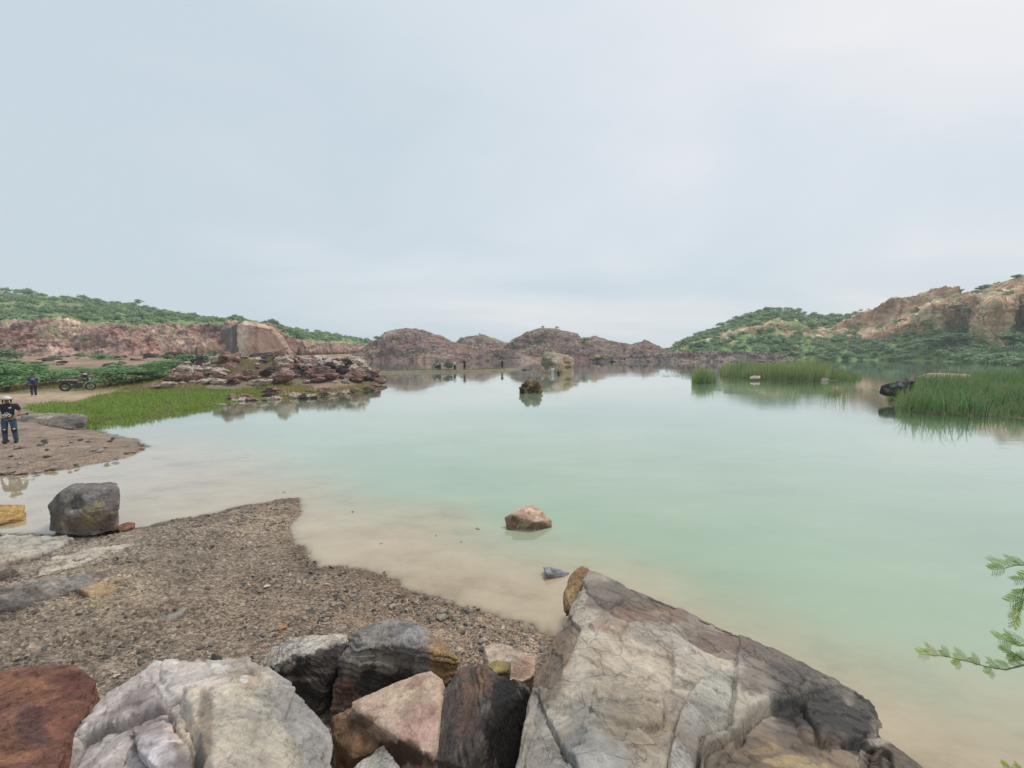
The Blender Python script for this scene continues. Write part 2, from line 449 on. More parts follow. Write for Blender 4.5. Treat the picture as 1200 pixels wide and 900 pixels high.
# ------------------------------------------------------------------ water
def build_water():
    r = np.concatenate([np.linspace(0.5, 14, 230, endpoint=False), np.geomspace(14, 90, 140, endpoint=False), np.geomspace(90, 420, 24)])
    a = np.concatenate([np.linspace(math.radians(-64), math.radians(64), 520), back])
    x, y, f = polar(a, r)
    h, sa, sb, sl, mound = land(x, y)
    p = np.stack([x, y, 0 * x], 1)
    m = poly_sd(x, y, MUD) + 0.55 * fbm(p * 0.35, 4) + 0.2 * fbm(p * 1.2, 3)
    w = 1.1 + 0.06 * np.hypot(x, y)
    mud = sstep(-1.0, 1.0, m / w)
    fb = sstep(-7, -0.5, sb + 2.0 * fbm(p * 0.15, 3)) * 0.35 * sstep(45, 25, y)
    mud = np.maximum(mud, fb * (np.hypot(x, y) > 11))
    dep = np.maximum(-h, 0)
    me = np_mesh('water', np.stack([x, y, 0 * x], 1), f)
    set_attr(me, 'mud', mud); set_attr(me, 'opac', 1 - np.exp(-dep / 0.012))
    clear = sstep(-9, 0, np.maximum(poly_sd(x, y, ISLE_R), poly_sd(x, y, ISLE_M) + 3) + 2.5 * fbm(p * 0.12, 3))  # less silty green by the reeds, darkened in colour to deepen their reflection
    clear = np.maximum(clear, sstep(-5, 0, sb + 1.5 * fbm(p * 0.2, 3)) * sstep(14, 22, y) * sstep(20, -8, x))
    clear = np.maximum(clear, sstep(70, 130, y) * 0.7)
    set_attr(me, 'clear', clear)
    t = NT('lake_water'); g = t.n('ShaderNodeTexCoord').outputs['Object']
    am = t.n('ShaderNodeAttribute', attribute_name='mud'); ao = t.n('ShaderNodeAttribute', attribute_name='opac')
    n1 = t.noise(t.mapping(g, (0.25, 0.5, 1)), 1.0, 5, 0.6)
    n5 = t.noise(t.mapping(g, (0.5, 0.9, 1), (0, 0, 0.5)), 1.3, 7, 0.68)
    mudc = t.ramp(n5.outputs[0], [(0.34, WATER_MUD[2]), (0.46, WATER_MUD[0]), (0.66, WATER_MUD[1])])
    mudc = t.mix(t.ramp(t.noise(g, 130, 2, 0.5).outputs[0], [(0.70, (0, 0, 0)), (0.78, (0.35, 0.35, 0.35))]), mudc, (0.5, 0.45, 0.36))
    grc = t.ramp(n1.outputs[0], [(0.3, WATER_GREEN[0]), (0.7, WATER_GREEN[1])])
    col = t.mix(am.outputs['Fac'], grc, mudc)
    ac = t.n('ShaderNodeAttribute', attribute_name='clear')
    col = t.mix(ac.outputs['Fac'], col, lin(84, 104, 72))
    rp = t.noise(t.mapping(g, (0.7, 2.2, 1)), 1.6, 4, 0.55)
    rp2 = t.noise(t.mapping(g, (0.06, 0.2, 1), (0, 0, 0.3)), 1.0, 3, 0.5)
    wind = t.ramp(t.noise(t.mapping(g, (0.012, 0.06, 1), (0, 0, 0.12)), 1.0, 4, 0.55).outputs[0], [(0.42, (0.12, 0.12, 0.12)), (0.62, (1, 1, 1))])
    hh = t.math('ADD', t.math('MULTIPLY', rp.outputs[0], t.math('MULTIPLY', wind, 0.5)), rp2.outputs[0])
    rp3 = t.noise(t.mapping(g, (3.0, 7.0, 1)), 1.0, 3, 0.5)
    hh = t.math('ADD', hh, t.math('MULTIPLY', t.math('MULTIPLY', rp3.outputs[0], wind), 0.22))
    bp = t.bump(hh, 0.085, 0.10)
    pr = t.principled(Base_Color=col, Roughness=0.03, IOR=1.33, Normal=bp, Coat_Weight=1.0, Coat_Roughness=0.03, Coat_IOR=1.33)
    t.t.links.new(bp, pr.inputs['Coat Normal'])
    tr = t.n('ShaderNodeBsdfTransparent')
    mx = t.n('ShaderNodeMixShader'); t.t.links.new(ao.outputs['Fac'], mx.inputs[0]); t.t.links.new(tr.outputs[0], mx.inputs[1]); t.t.links.new(pr.outputs[0], mx.inputs[2])
    o = link('water', me, t.out(mx.outputs[0])); tag(o, kind='structure')

WATER_MUD = (lin(171, 153, 126), lin(184, 167, 140), lin(153, 136, 111))
WATER_GREEN = (lin(141, 161, 135), lin(155, 173, 147))

# ------------------------------------------------------------------ hills
def hill_grid(contours, nu, nvs, smooth_mask=None):
    """contours: list of polylines of Vector points made with (px -> point); resampled over px"""
    lo = max(c[0][0] for c in contours); hi = min(c[-1][0] for c in contours)
    us = np.linspace(lo, hi, nu)
    rows = []
    for c in contours:
        pxs = [q[0] for q in c]
        dep = np.interp(us, pxs, [q[2] for q in c])
        if c[0][1] is None:
            zz = np.interp(us, pxs, [q[3] for q in c])
            pts = [PZ(u, d, z) for u, d, z in zip(us, dep, zz)]
        else:
            yy = np.interp(us, pxs, [q[1] for q in c])
            pts = [PD(u, v, d) for u, v, d in zip(us, yy, dep)]
        rows.append(np.array([tuple(q) for q in pts]))
    grid = []; vpar = []
    for i in range(len(rows) - 1):
        n = nvs[i]
        for k in range(n):
            t = k / n
            grid.append(rows[i] * (1 - t) + rows[i + 1] * t); vpar.append(i + t)
    grid.append(rows[-1]); vpar.append(len(rows) - 1.0)
    G = np.stack(grid, 0)                     # (nv, nu, 3)
    return G, np.array(vpar), us

def grid_faces(nv, nu):
    i = np.arange(nv * nu).reshape(nv, nu)
    return np.stack([i[:-1, :-1], i[:-1, 1:], i[1:, 1:], i[1:, :-1]], -1).reshape(-1, 4)

def grid_normals(G):
    du = np.gradient(G, axis=1); dv = np.gradient(G, axis=0)
    n = np.cross(du, dv); n /= np.linalg.norm(n, axis=-1, keepdims=True) + 1e-9
    return n

def hill_mat(name, cols, veg=(lin(110, 140, 88), lin(160, 180, 118)), streak=(0.25, 0.25, 0.05), speck=0.95, band=0.85):
    """cols: list of 5 rock/earth colours; attribute veg mixes the low scrub and grass"""
    t = NT(name); g = t.n('ShaderNodeTexCoord').outputs['Object']
    av = t.n('ShaderNodeAttribute', attribute_name='veg')
    n1 = t.noise(g, 0.055, 6, 0.65, 0.5); n2 = t.noise(g, 0.4, 6, 0.7); n3 = t.noise(t.mapping(g, streak), 1.0, 6, 0.7)
    n4 = t.noise(g, 0.12, 5, 0.65)
    c = t.ramp(n1.outputs[0], [(0.3, cols[0]), (0.43, cols[1]), (0.55, cols[2]), (0.68, cols[3])])
    c = t.mix(t.ramp(n4.outputs[0], [(0.52, (0, 0, 0)), (0.64, (0.8, 0.8, 0.8))]), c, cols[4])
    c = t.mix(band, c, t.ramp(n3.outputs[0], [(0.33, (0.42, 0.41, 0.42)), (0.5, (1, 1, 1)), (0.66, (1.45, 1.42, 1.4))]), 'MULTIPLY')
    c = t.mix(speck, c, t.ramp(n2.outputs[0], [(0.36, (0.36, 0.35, 0.37)), (0.5, (1, 1, 1)), (0.64, (1.55, 1.52, 1.5))]), 'MULTIPLY')
    vc = t.ramp(n2.outputs[0], [(0.35, veg[0]), (0.65, veg[1])])
    vf = t.math('ADD', av.outputs['Fac'], t.math('MULTIPLY', t.math('SUBTRACT', n2.outputs[0], 0.5), 1.2))
    vf = t.ramp(vf, [(0.4, (0, 0, 0)), (0.6, (1, 1, 1))])
    c = t.mix(vf, c, vc)
    h = t.math('ADD', n3.outputs[0], n2.outputs[0])
    pr = t.principled(Base_Color=c, Roughness=0.9, Normal=t.bump(h, 1.0, 1.4)); pr.inputs['Specular IOR Level'].default_value = 0.15
    return t.out(pr.outputs[0])

HILLS = {}
def build_hill(name, contours, nu, nvs, amp, vegw, mat, off=0.0, gully=1.0, scale=1.0, cols=0.0):
    """amp: displacement metres per contour row, vegw: vegetation weight per contour row (both interpolated)"""
    G, vp, us = hill_grid(contours, nu, nvs)
    nv = len(vp)
    N = grid_normals(G)
    a = np.interp(vp, range(len(amp)), amp)[:, None] * np.ones((1, nu))
    vw = np.interp(vp, range(len(vegw)), vegw)[:, None] * np.ones((1, nu))
    P = G.reshape(-1, 3)
    L = 11.0 * scale
    gu = ridged(P * np.array([1, 1, 0.25]) / L, 4, off)               # gullies run down the face
    fb = fbm(P / (L * 0.7), 4, 0.55, off + 3)
    f1, edge, cid = vcell(P / (L * 0.22) * np.array([1, 1, 1.5]), off)  # broken blocks
    d = 0.55 * gully * gu + 0.7 * fb + 0.55 * (cid - 0.5) - 0.25 * np.exp(-(edge / 0.08) ** 2) + 0.35 * ridged(P / (L * 0.14), 3, off)
    d = d + cols * (1.3 * (vcell(P * np.array([1, 1, 0.10]) / 6.5 + 0.25 * fbm(P / 9, 2)[:, None], off)[2] - 0.5) + 0.7 * (vcell(P * np.array([1, 1, 0.3]) / 2.6, off + 5)[2] - 0.5) - 0.35 * np.exp(-(vcell(P * np.array([1, 1, 0.15]) / 4.0, off)[1] / 0.1) ** 2))
    D = d.reshape(nv, nu) * a
    lay = np.floor(P[:, 2] / (1.6 * scale) + 1.2 * fb)
    D = D + (0.18 * np.sin(lay * 12.9898 + off) ).reshape(nv, nu) * a
    G2 = G + N * D[..., None]
    nz = fbm(P / (6 * scale), 5, 0.6, off + 7).reshape(nv, nu)
    N2 = grid_normals(G2)
    up = np.abs(N2[..., 2])
    veg = np.clip(vw + 0.55 * nz + 0.5 * (up - 0.6), 0, 1) * (vw > 0.02)
    me = np_mesh(name, G2.reshape(-1, 3), grid_faces(nv, nu))
    set_attr(me, 'veg', veg.ravel())
    o = link(name, me, mat); tag(o, kind='structure')
    HILLS[name] = (G2, N2, veg, vp, us)
    return o

def build_hills():
    left_c = [lin(112, 96, 98), lin(164, 134, 126), lin(192, 158, 144), lin(216, 188, 164), lin(182, 130, 118)]
    mid_c = [lin(94, 80, 80), lin(134, 113, 109), lin(160, 136, 127), lin(200, 176, 158), lin(168, 120, 110)]
    right_c = [lin(152, 118, 98), lin(212, 174, 142), lin(232, 202, 170), lin(242, 222, 196), lin(214, 162, 130)]
    ML = hill_mat('red_earth_hillside', left_c); MM = hill_mat('purple_grey_quarry_waste', mid_c, speck=0.6, band=0.8, streak=(0.10, 0.10, 0.35)); MR = hill_mat('tan_cliff_rock', right_c, streak=(0.35, 0.35, 0.05), speck=0.55, band=0.7)
    # left hill: foot, cliff foot, cliff top, bench, ridge, back
    c0 = [(-330, None, 96, -1), (0, None, 104, -1), (200, None, 112, -1), (300, None, 150, -1), (445, None, 232, -1)]
    c1 = [(-330, 414, 106), (0, 412, 112), (60, 411, 114), (130, 410, 116), (200, 411, 120), (255, 411, 122), (300, 411, 125), (345, 411, 132), (385, 411, 190), (445, 411.5, 238)]
    c2 = [(-330, 386, 112), (-100, 384, 116), (0, 385, 118), (40, 381, 119), (70, 379, 120), (95, 383, 121), (130, 384, 123), (180, 388, 128), (215, 386, 130), (250, 384, 130), (280, 381, 130), (316, 385, 133), (330, 397, 136), (352, 407, 142), (390, 406, 220), (445, 408, 250)]
    c3 = [(-330, 380, 135), (-100, 379, 138), (0, 379, 140), (100, 378, 145), (200, 381, 150), (250, 381, 155), (280, 380, 160), (316, 383, 170), (345, 394, 220), (400, 401, 262), (445, 407, 270)]
    c35 = [(-330, 362, 175), (-100, 361, 180), (0, 361, 185), (100, 364, 190), (200, 374, 196), (250, 379, 215), (300, 385, 245), (345, 391, 270), (400, 397, 290), (445, 406, 298)]
    c4 = [(-330, 338, 225), (-150, 338, 230), (-40, 341, 232), (0, 343, 235), (40, 346, 238), (90, 350, 242), (150, 359, 250), (200, 368, 260), (250, 376, 272), (300, 381.5, 290), (350, 387, 305), (400, 395, 320), (445, 404, 330)]
    c5 = [(-330, None, 380, 0), (0, None, 390, 0), (445, None, 460, 0)]
    build_hill('hill_left', [c0, c1, c2, c3, c35, c4, c5], 760, [14, 70, 10, 34, 34, 14], [0.3, 1.6, 1.5, 0.8, 0.9, 0.5, 0.5], [0.0, 0.02, 0.22, 0.66, 0.56, 0.66, 0.66], ML, 1.0)
    # quarry waste mounds in the middle
    def mound(name, sky, fd, rd, bd, mat, off, nu=330, vw=0.05, amp=0.8, foot=-0.8):
        n = len(sky)
        lo, hi = sky[0][0], sky[-1][0]
        def dd(base, u): return base
        f = [(u, None, fd, foot) for u, _ in sky]
        mid1 = [(u, v + (424 - v) * 0.62, fd + (rd - fd) * 0.22) for u, v in sky]
        mid2 = [(u, v + (424 - v) * 0.28, fd + (rd - fd) * 0.62) for u, v in sky]
        r = [(u, v, rd) for u, v in sky]
        b = [(u, None, bd, 0.0) for u, _ in sky]
        build_hill(name, [f, mid1, mid2, r, b], nu, [30, 30, 30, 14], [0.6, 1.5, 1.5, 0.75, 0.5], [0.0, vw, vw, vw, 0.1], mat, off)
    mound('hill_waste_mound_front', [(404, 424), (412, 421), (425, 411), (436, 404), (447, 396), (455, 390), (464, 388), (478, 387), (490, 387.5), (500, 390), (512, 394), (524, 399), (540, 405), (556, 409), (580, 411), (600, 413), (620, 418), (632, 424)], 146, 172, 215, MM, 11.0)
    mound('hill_waste_mound_back', [(520, 424), (534, 404), (541, 396), (552, 394), (565, 393.5), (575, 397), (590, 401), (610, 403), (640, 410), (660, 424)], 196, 214, 250, MM, 14.0, 150)
    mound('hill_waste_mound_red', [(575, 424), (585, 410), (597, 403), (606, 397), (620, 391), (632, 387), (642, 386), (655, 388.5), (668, 391), (678, 396), (688, 402), (705, 408), (725, 414), (745, 424)], 150, 178, 220, MM, 23.0, 300, 0.05)
    mound('hill_waste_mound_grey', [(660, 424), (672, 406), (684, 398), (698, 396), (710, 399), (722, 402), (738, 404.5), (750, 402.5), (757, 401), (766, 405), (776, 409), (786, 413), (796, 415), (830, 417), (880, 419), (920, 424)], 168, 196, 240, MM, 31.0, 330, 0.05)
    # low dark bench of broken rock in front of the far right hill
    sky = [(690, 424.5), (715, 423.5), (738, 422), (752, 420.5), (772, 418), (792, 416), (812, 416), (830, 415), (846, 416.5), (860, 415.5), (880, 417), (905, 419), (930, 424)]
    build_hill('hill_rock_bench', [[(u, None, 136, -0.5) for u, v in sky], [(u, v + 4, 140) for u, v in sky], [(u, v, 143) for u, v in sky], [(u, v - 0.6, 165) for u, v in sky], [(u, None, 170, -1) for u, v in sky]], 420, [14, 20, 12, 6], [0.5, 1.8, 1.0, 0.6, 0.3], [0, 0.04, 0.04, 0.1, 0.1], hill_mat('layered_dark_rock', [lin(98, 88, 88), lin(136, 122, 119), lin(162, 144, 137), lin(196, 178, 164), lin(156, 128, 118)], streak=(0.12, 0.12, 0.9)), 40.0, scale=0.45)
    # far right green hill with pale outcrops
    s = [(770, 416), (785, 411), (800, 404), (812, 397), (825, 391), (840, 385), (855, 378), (870, 373), (885, 369), (900, 365), (912, 363), (930, 366), (948, 371), (965, 373.5), (985, 373), (1010, 369), (1060, 366), (1120, 372)]
    def row(k, d, dz=0): return [(u, v + (423 - v) * k + dz, d) for u, v in s]
    build_hill('hill_far_right', [[(u, None, 168, -0.8) for u, v in s], row(0.72, 186), row(0.42, 206), row(0.30, 208), row(0.12, 232), row(0.0, 246), [(u, None, 340, 0) for u, v in s]],
               420, [18, 26, 16, 22, 14, 8], [0.4, 1.0, 1.5, 1.3, 0.8, 0.5, 0.5], [0.8, 0.85, 0.45, 0.4, 0.75, 0.8, 0.8], MR, 52.0)
    # near right hill with two tiers of cliff
    r0 = [(930, None, 182, -0.8), (1000, None, 170, -0.8), (1100, None, 146, -0.8), (1200, None, 96, -0.8), (1500, None, 70, -0.8)]
    r1 = [(930, 413, 196), (985, 405, 196), (1035, 401, 184), (1060, 396, 178), (1080, 391, 172), (1104, 389, 164), (1114, 390, 172), (1126, 392, 170), (1134, 395, 160), (1148, 406, 150), (1160, 411, 141), (1178, 411, 139), (1187, 408, 151), (1200, 408, 148), (1230, 410, 134), (1500, 414, 120)]
    r2 = [(930, 411, 198), (985, 400, 198), (1035, 397, 185), (1050, 388, 181), (1075, 373, 174.5), (1090, 360, 168), (1100, 357, 167), (1111, 356, 172), (1120, 357, 181), (1128, 356, 178), (1136, 349, 163), (1142, 346, 158), (1150, 347, 156), (1160, 357, 153), (1166, 357, 144), (1180, 356, 143), (1187, 352, 155), (1200, 347, 152), (1230, 342, 138), (1500, 330, 124)]
    r3 = [(930, 410, 206), (985, 391, 208), (1010, 387, 206), (1035, 385, 204), (1050, 377, 201), (1075, 367, 196), (1100, 352, 190), (1120, 351, 184), (1140, 344, 178), (1160, 344, 172), (1200, 339, 164), (1500, 318, 150)]
    r4 = [(930, 407, 210), (970, 388, 212), (985, 379, 211), (1000, 372, 210), (1012, 367, 209), (1025, 361, 208), (1035, 355, 207), (1045, 350, 205), (1058, 348, 203), (1070, 346.5, 200), (1085, 342, 197), (1100, 338, 194), (1122, 336, 189), (1127, 343, 187), (1140, 343, 184), (1150, 342, 182), (1160, 338, 180), (1180, 329, 176), (1200, 324, 172), (1500, 290, 160)]
    r5 = [(930, None, 300, 0), (1500, None, 300, 0)]
    build_hill('hill_right', [r0, r1, r2, r3, r4, r5], 620, [34, 46, 20, 34, 14], [0.35, 0.8, 1.9, 1.0, 1.2, 0.5], [1.0, 0.75, 0.0, 0.42, 0.0, 0.6], MR, 66.0, 0.5, cols=1.0)

# ------------------------------------------------------------------ rocks
def hull_bm(pts):
    bm = bmesh.new()
    for p in pts: bm.verts.new(p)
    r = bmesh.ops.convex_hull(bm, input=bm.verts)
    junk = list({e for e in r['geom_interior'] + r['geom_unused'] if isinstance(e, bmesh.types.BMVert)})
    if junk: bmesh.ops.delete(bm, geom=junk, context='VERTS')
    bmesh.ops.recalc_face_normals(bm, faces=bm.faces)
    return bm

def voxel(me, size):
    o = bpy.data.objects.new('tmp', me); COL.objects.link(o)
    m = o.modifiers.new('r', 'REMESH'); m.mode = 'VOXEL'; m.voxel_size = size
    dg = bpy.context.evaluated_depsgraph_get()
    me2 = bpy.data.meshes.new_from_object(o.evaluated_get(dg))
    bpy.data.objects.remove(o); bpy.data.meshes.remove(me)
    return me2

def smooth_mesh(me, n):
    """laplacian rounding of voxel stairs"""
    v = get_co(me); e = np.empty(len(me.edges) * 2, np.int32); me.edges.foreach_get('vertices', e); e = e.reshape(-1, 2)
    cnt = np.bincount(e.ravel(), minlength=len(v))[:, None].astype(np.float32)
    for _ in range(n):
        s = np.zeros_like(v)
        for k in range(3):
            s[:, k] = np.bincount(e[:, 0], v[e[:, 1], k], len(v)) + np.bincount(e[:, 1], v[e[:, 0], k], len(v))
        v = 0.4 * v + 0.6 * s / np.maximum(cnt, 1)
    me.vertices.foreach_set('co', v.ravel()); me.update()

def boulder(name, hulls, mat, vox, label, cat='boulder', group=None, seed=0, rough=1.0, bed=(0.1, 0.1, 1.0), terr=1.0, paint=(), lines=(), chop=True, plates=(), ledge=1.0):
    """hulls: lists of world points; lines: (pixel polyline, step, width, reach); paint: (px, py, rx, ry, rgb, strength)"""
    allp = [Vector(p) for h in hulls for p in h]
    xs = [p.x for p in allp]; ys = [p.y for p in allp]; zs = [p.z for p in allp]
    loc = Vector(((min(xs) + max(xs)) / 2, (min(ys) + max(ys)) / 2, min(zs)))
    size = (max(xs) - min(xs) + max(ys) - min(ys) + max(zs) - min(zs)) / 3
    bm = bmesh.new()
    for h in hulls:
        b = hull_bm([Vector(p) - loc for p in h])
        tmp = bpy.data.meshes.new('t'); b.to_mesh(tmp); b.free(); bm.from_mesh(tmp); bpy.data.meshes.remove(tmp)
    me = bpy.data.meshes.new(name); bm.to_mesh(me); bm.free()
    me = voxel(me, vox); me.name = name
    smooth_mesh(me, 2)
    v = get_co(me); n = get_no(me)
    s = size; q = v / s + seed * 3.71
    b = np.array(bed, np.float32); b /= np.linalg.norm(b)
    t = v @ b
    d = 0.022 * fbm(q * 1.4, 2) * s
    # broken facets
    f1, edge, cid = vcell(q * np.array([2.6, 2.6, 3.2]))
    d += 0.022 * s * (cid - 0.5) * (1 if chop else 0.4)
    # bedding ledges on faces across the beds
    lw = t / (0.045 * s) + 1.5 * fbm(q * 2.2, 3)
    li = np.floor(lw); lf = lw - li
    across = 1 - np.abs(n @ b) ** 2
    d += 0.014 * ledge * s * across * (np.sin(li * 45.17) * 0.7 + 0.3 * np.sin(li * 17.3)) * sstep(0, 0.2, lf)
    # flaking plates on faces along the beds
    tt = (fbm(q * 1.5 + 5, 6, 0.55)) * 3.2; ti = np.floor(tt); tf = tt - ti
    d += terr * 0.013 * s * (0.35 + 0.65 * (1 - across)) * (ti + sstep(0.0, 0.03, tf))
    plate = ti
    tt = (fbm(q * 4.2 + 9, 5, 0.6)) * 2.4; ti = np.floor(tt); tf = tt - ti
    d += terr * 0.0045 * s * (ti + sstep(0.0, 0.05, tf))
    plate2 = ti
    # cracks
    c = np.abs(fbm(q * 2.1 + 21, 3, 0.5)); d -= 0.014 * s * np.exp(-(c / 0.012) ** 2)
    d += 0.0035 * s * fbm(q * 9, 4, 0.6) + 0.0025 * s * fbm(q * 34, 3, 0.6) + 0.004 * s * np.minimum(0, ridged(q * 6 + 50, 4) - 0.6)
    d *= rough
    wv = v + np.array(loc)
    if lines or paint or plates:
        px, py = to_px(wv[:, 0], wv[:, 1], wv[:, 2])
        jx = 3.5 * fbm(q * 9 + 2, 3); jy = 3.5 * fbm(q * 9 + 31, 3)
        upw = sstep(0.15, 0.5, n[:, 2])
        for (pg, hh, rgb, k) in plates:
            sdp = poly_sd(px + jx, py + jy, pg)
            d += hh * sstep(-0.7, 0.7, sdp) * upw - abs(hh) * 0.35 * np.exp(-((sdp + (1 if hh > 0 else -1)) / 1.6) ** 2) * upw
        for (ln, step, wid, reach) in lines:
            dist, side = line_sd(px + jx, py + jy, ln)
            endm = 1.0
            d -= abs(step) * 0.9 * np.exp(-(dist / (wid * 1.3)) ** 2)
            d -= np.where(side > 0, 1.5 * step * np.exp(-dist / (reach * 1.5)), 0) * sstep(0, wid * 0.7, dist)
    v2 = v + n * d[:, None].astype(np.float32)
    me.vertices.foreach_set('co', v2.ravel()); me.update()
    col = np.zeros((len(v), 4), np.float32)
    if plates:
        for (pg, hh, rgb, k) in plates:
            if rgb is None: continue
            w = sstep(-0.8, 0.8, poly_sd(px + jx, py + jy, pg)) * k
            c = np.array(lin(*rgb), np.float32); na = w + col[:, 3] * (1 - w)
            col[:, :3] = (c * w[:, None] + col[:, :3] * (col[:, 3] * (1 - w))[:, None]) / np.maximum(na, 1e-4)[:, None]; col[:, 3] = na
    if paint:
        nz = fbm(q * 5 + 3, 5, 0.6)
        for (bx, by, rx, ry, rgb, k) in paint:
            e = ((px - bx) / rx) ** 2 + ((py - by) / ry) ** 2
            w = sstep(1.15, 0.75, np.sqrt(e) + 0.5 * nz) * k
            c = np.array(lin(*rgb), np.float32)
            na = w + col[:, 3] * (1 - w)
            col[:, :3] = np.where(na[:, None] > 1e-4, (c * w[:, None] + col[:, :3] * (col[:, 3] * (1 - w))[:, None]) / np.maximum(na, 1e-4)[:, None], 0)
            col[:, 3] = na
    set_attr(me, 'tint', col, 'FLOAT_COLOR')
    set_attr(me, 'plate', 0.5 + 0.26 * np.sin(plate * 12.9 + seed) * (1 - across) + 0.22 * np.sin(plate2 * 7.7 + seed) + 0.10 * np.sin(li * 5.1) * across)
    me.polygons.foreach_set('use_smooth', [True] * len(me.polygons))
    o = link(name, me, mat, loc=loc)
    tag(o, label, cat, group)
    return o

def GP(px, py, off=0.0):
    p = PG(px, py, 0.2)
    for _ in range(7): p = PG(px, py, max(gz(p.x, p.y), 0) + off)
    return p

def ground_hull(top, deep=0.25):
    T = [GP(*q) for q in top]
    return T + [Vector((p.x, p.y, p.z - deep)) for p in T]

def top_hull(top, zb, inset=0.08, zdrop=None):
    """closed rock below a list of (px,py,z) upper points"""
    T = [PG(*p) for p in top]
    cx = sum(p.x for p in T) / len(T); cy = sum(p.y for p in T) / len(T)
    Bt = [Vector((p.x + (cx - p.x) * inset, p.y + (cy - p.y) * inset, zb)) for p in T]
    return T + Bt

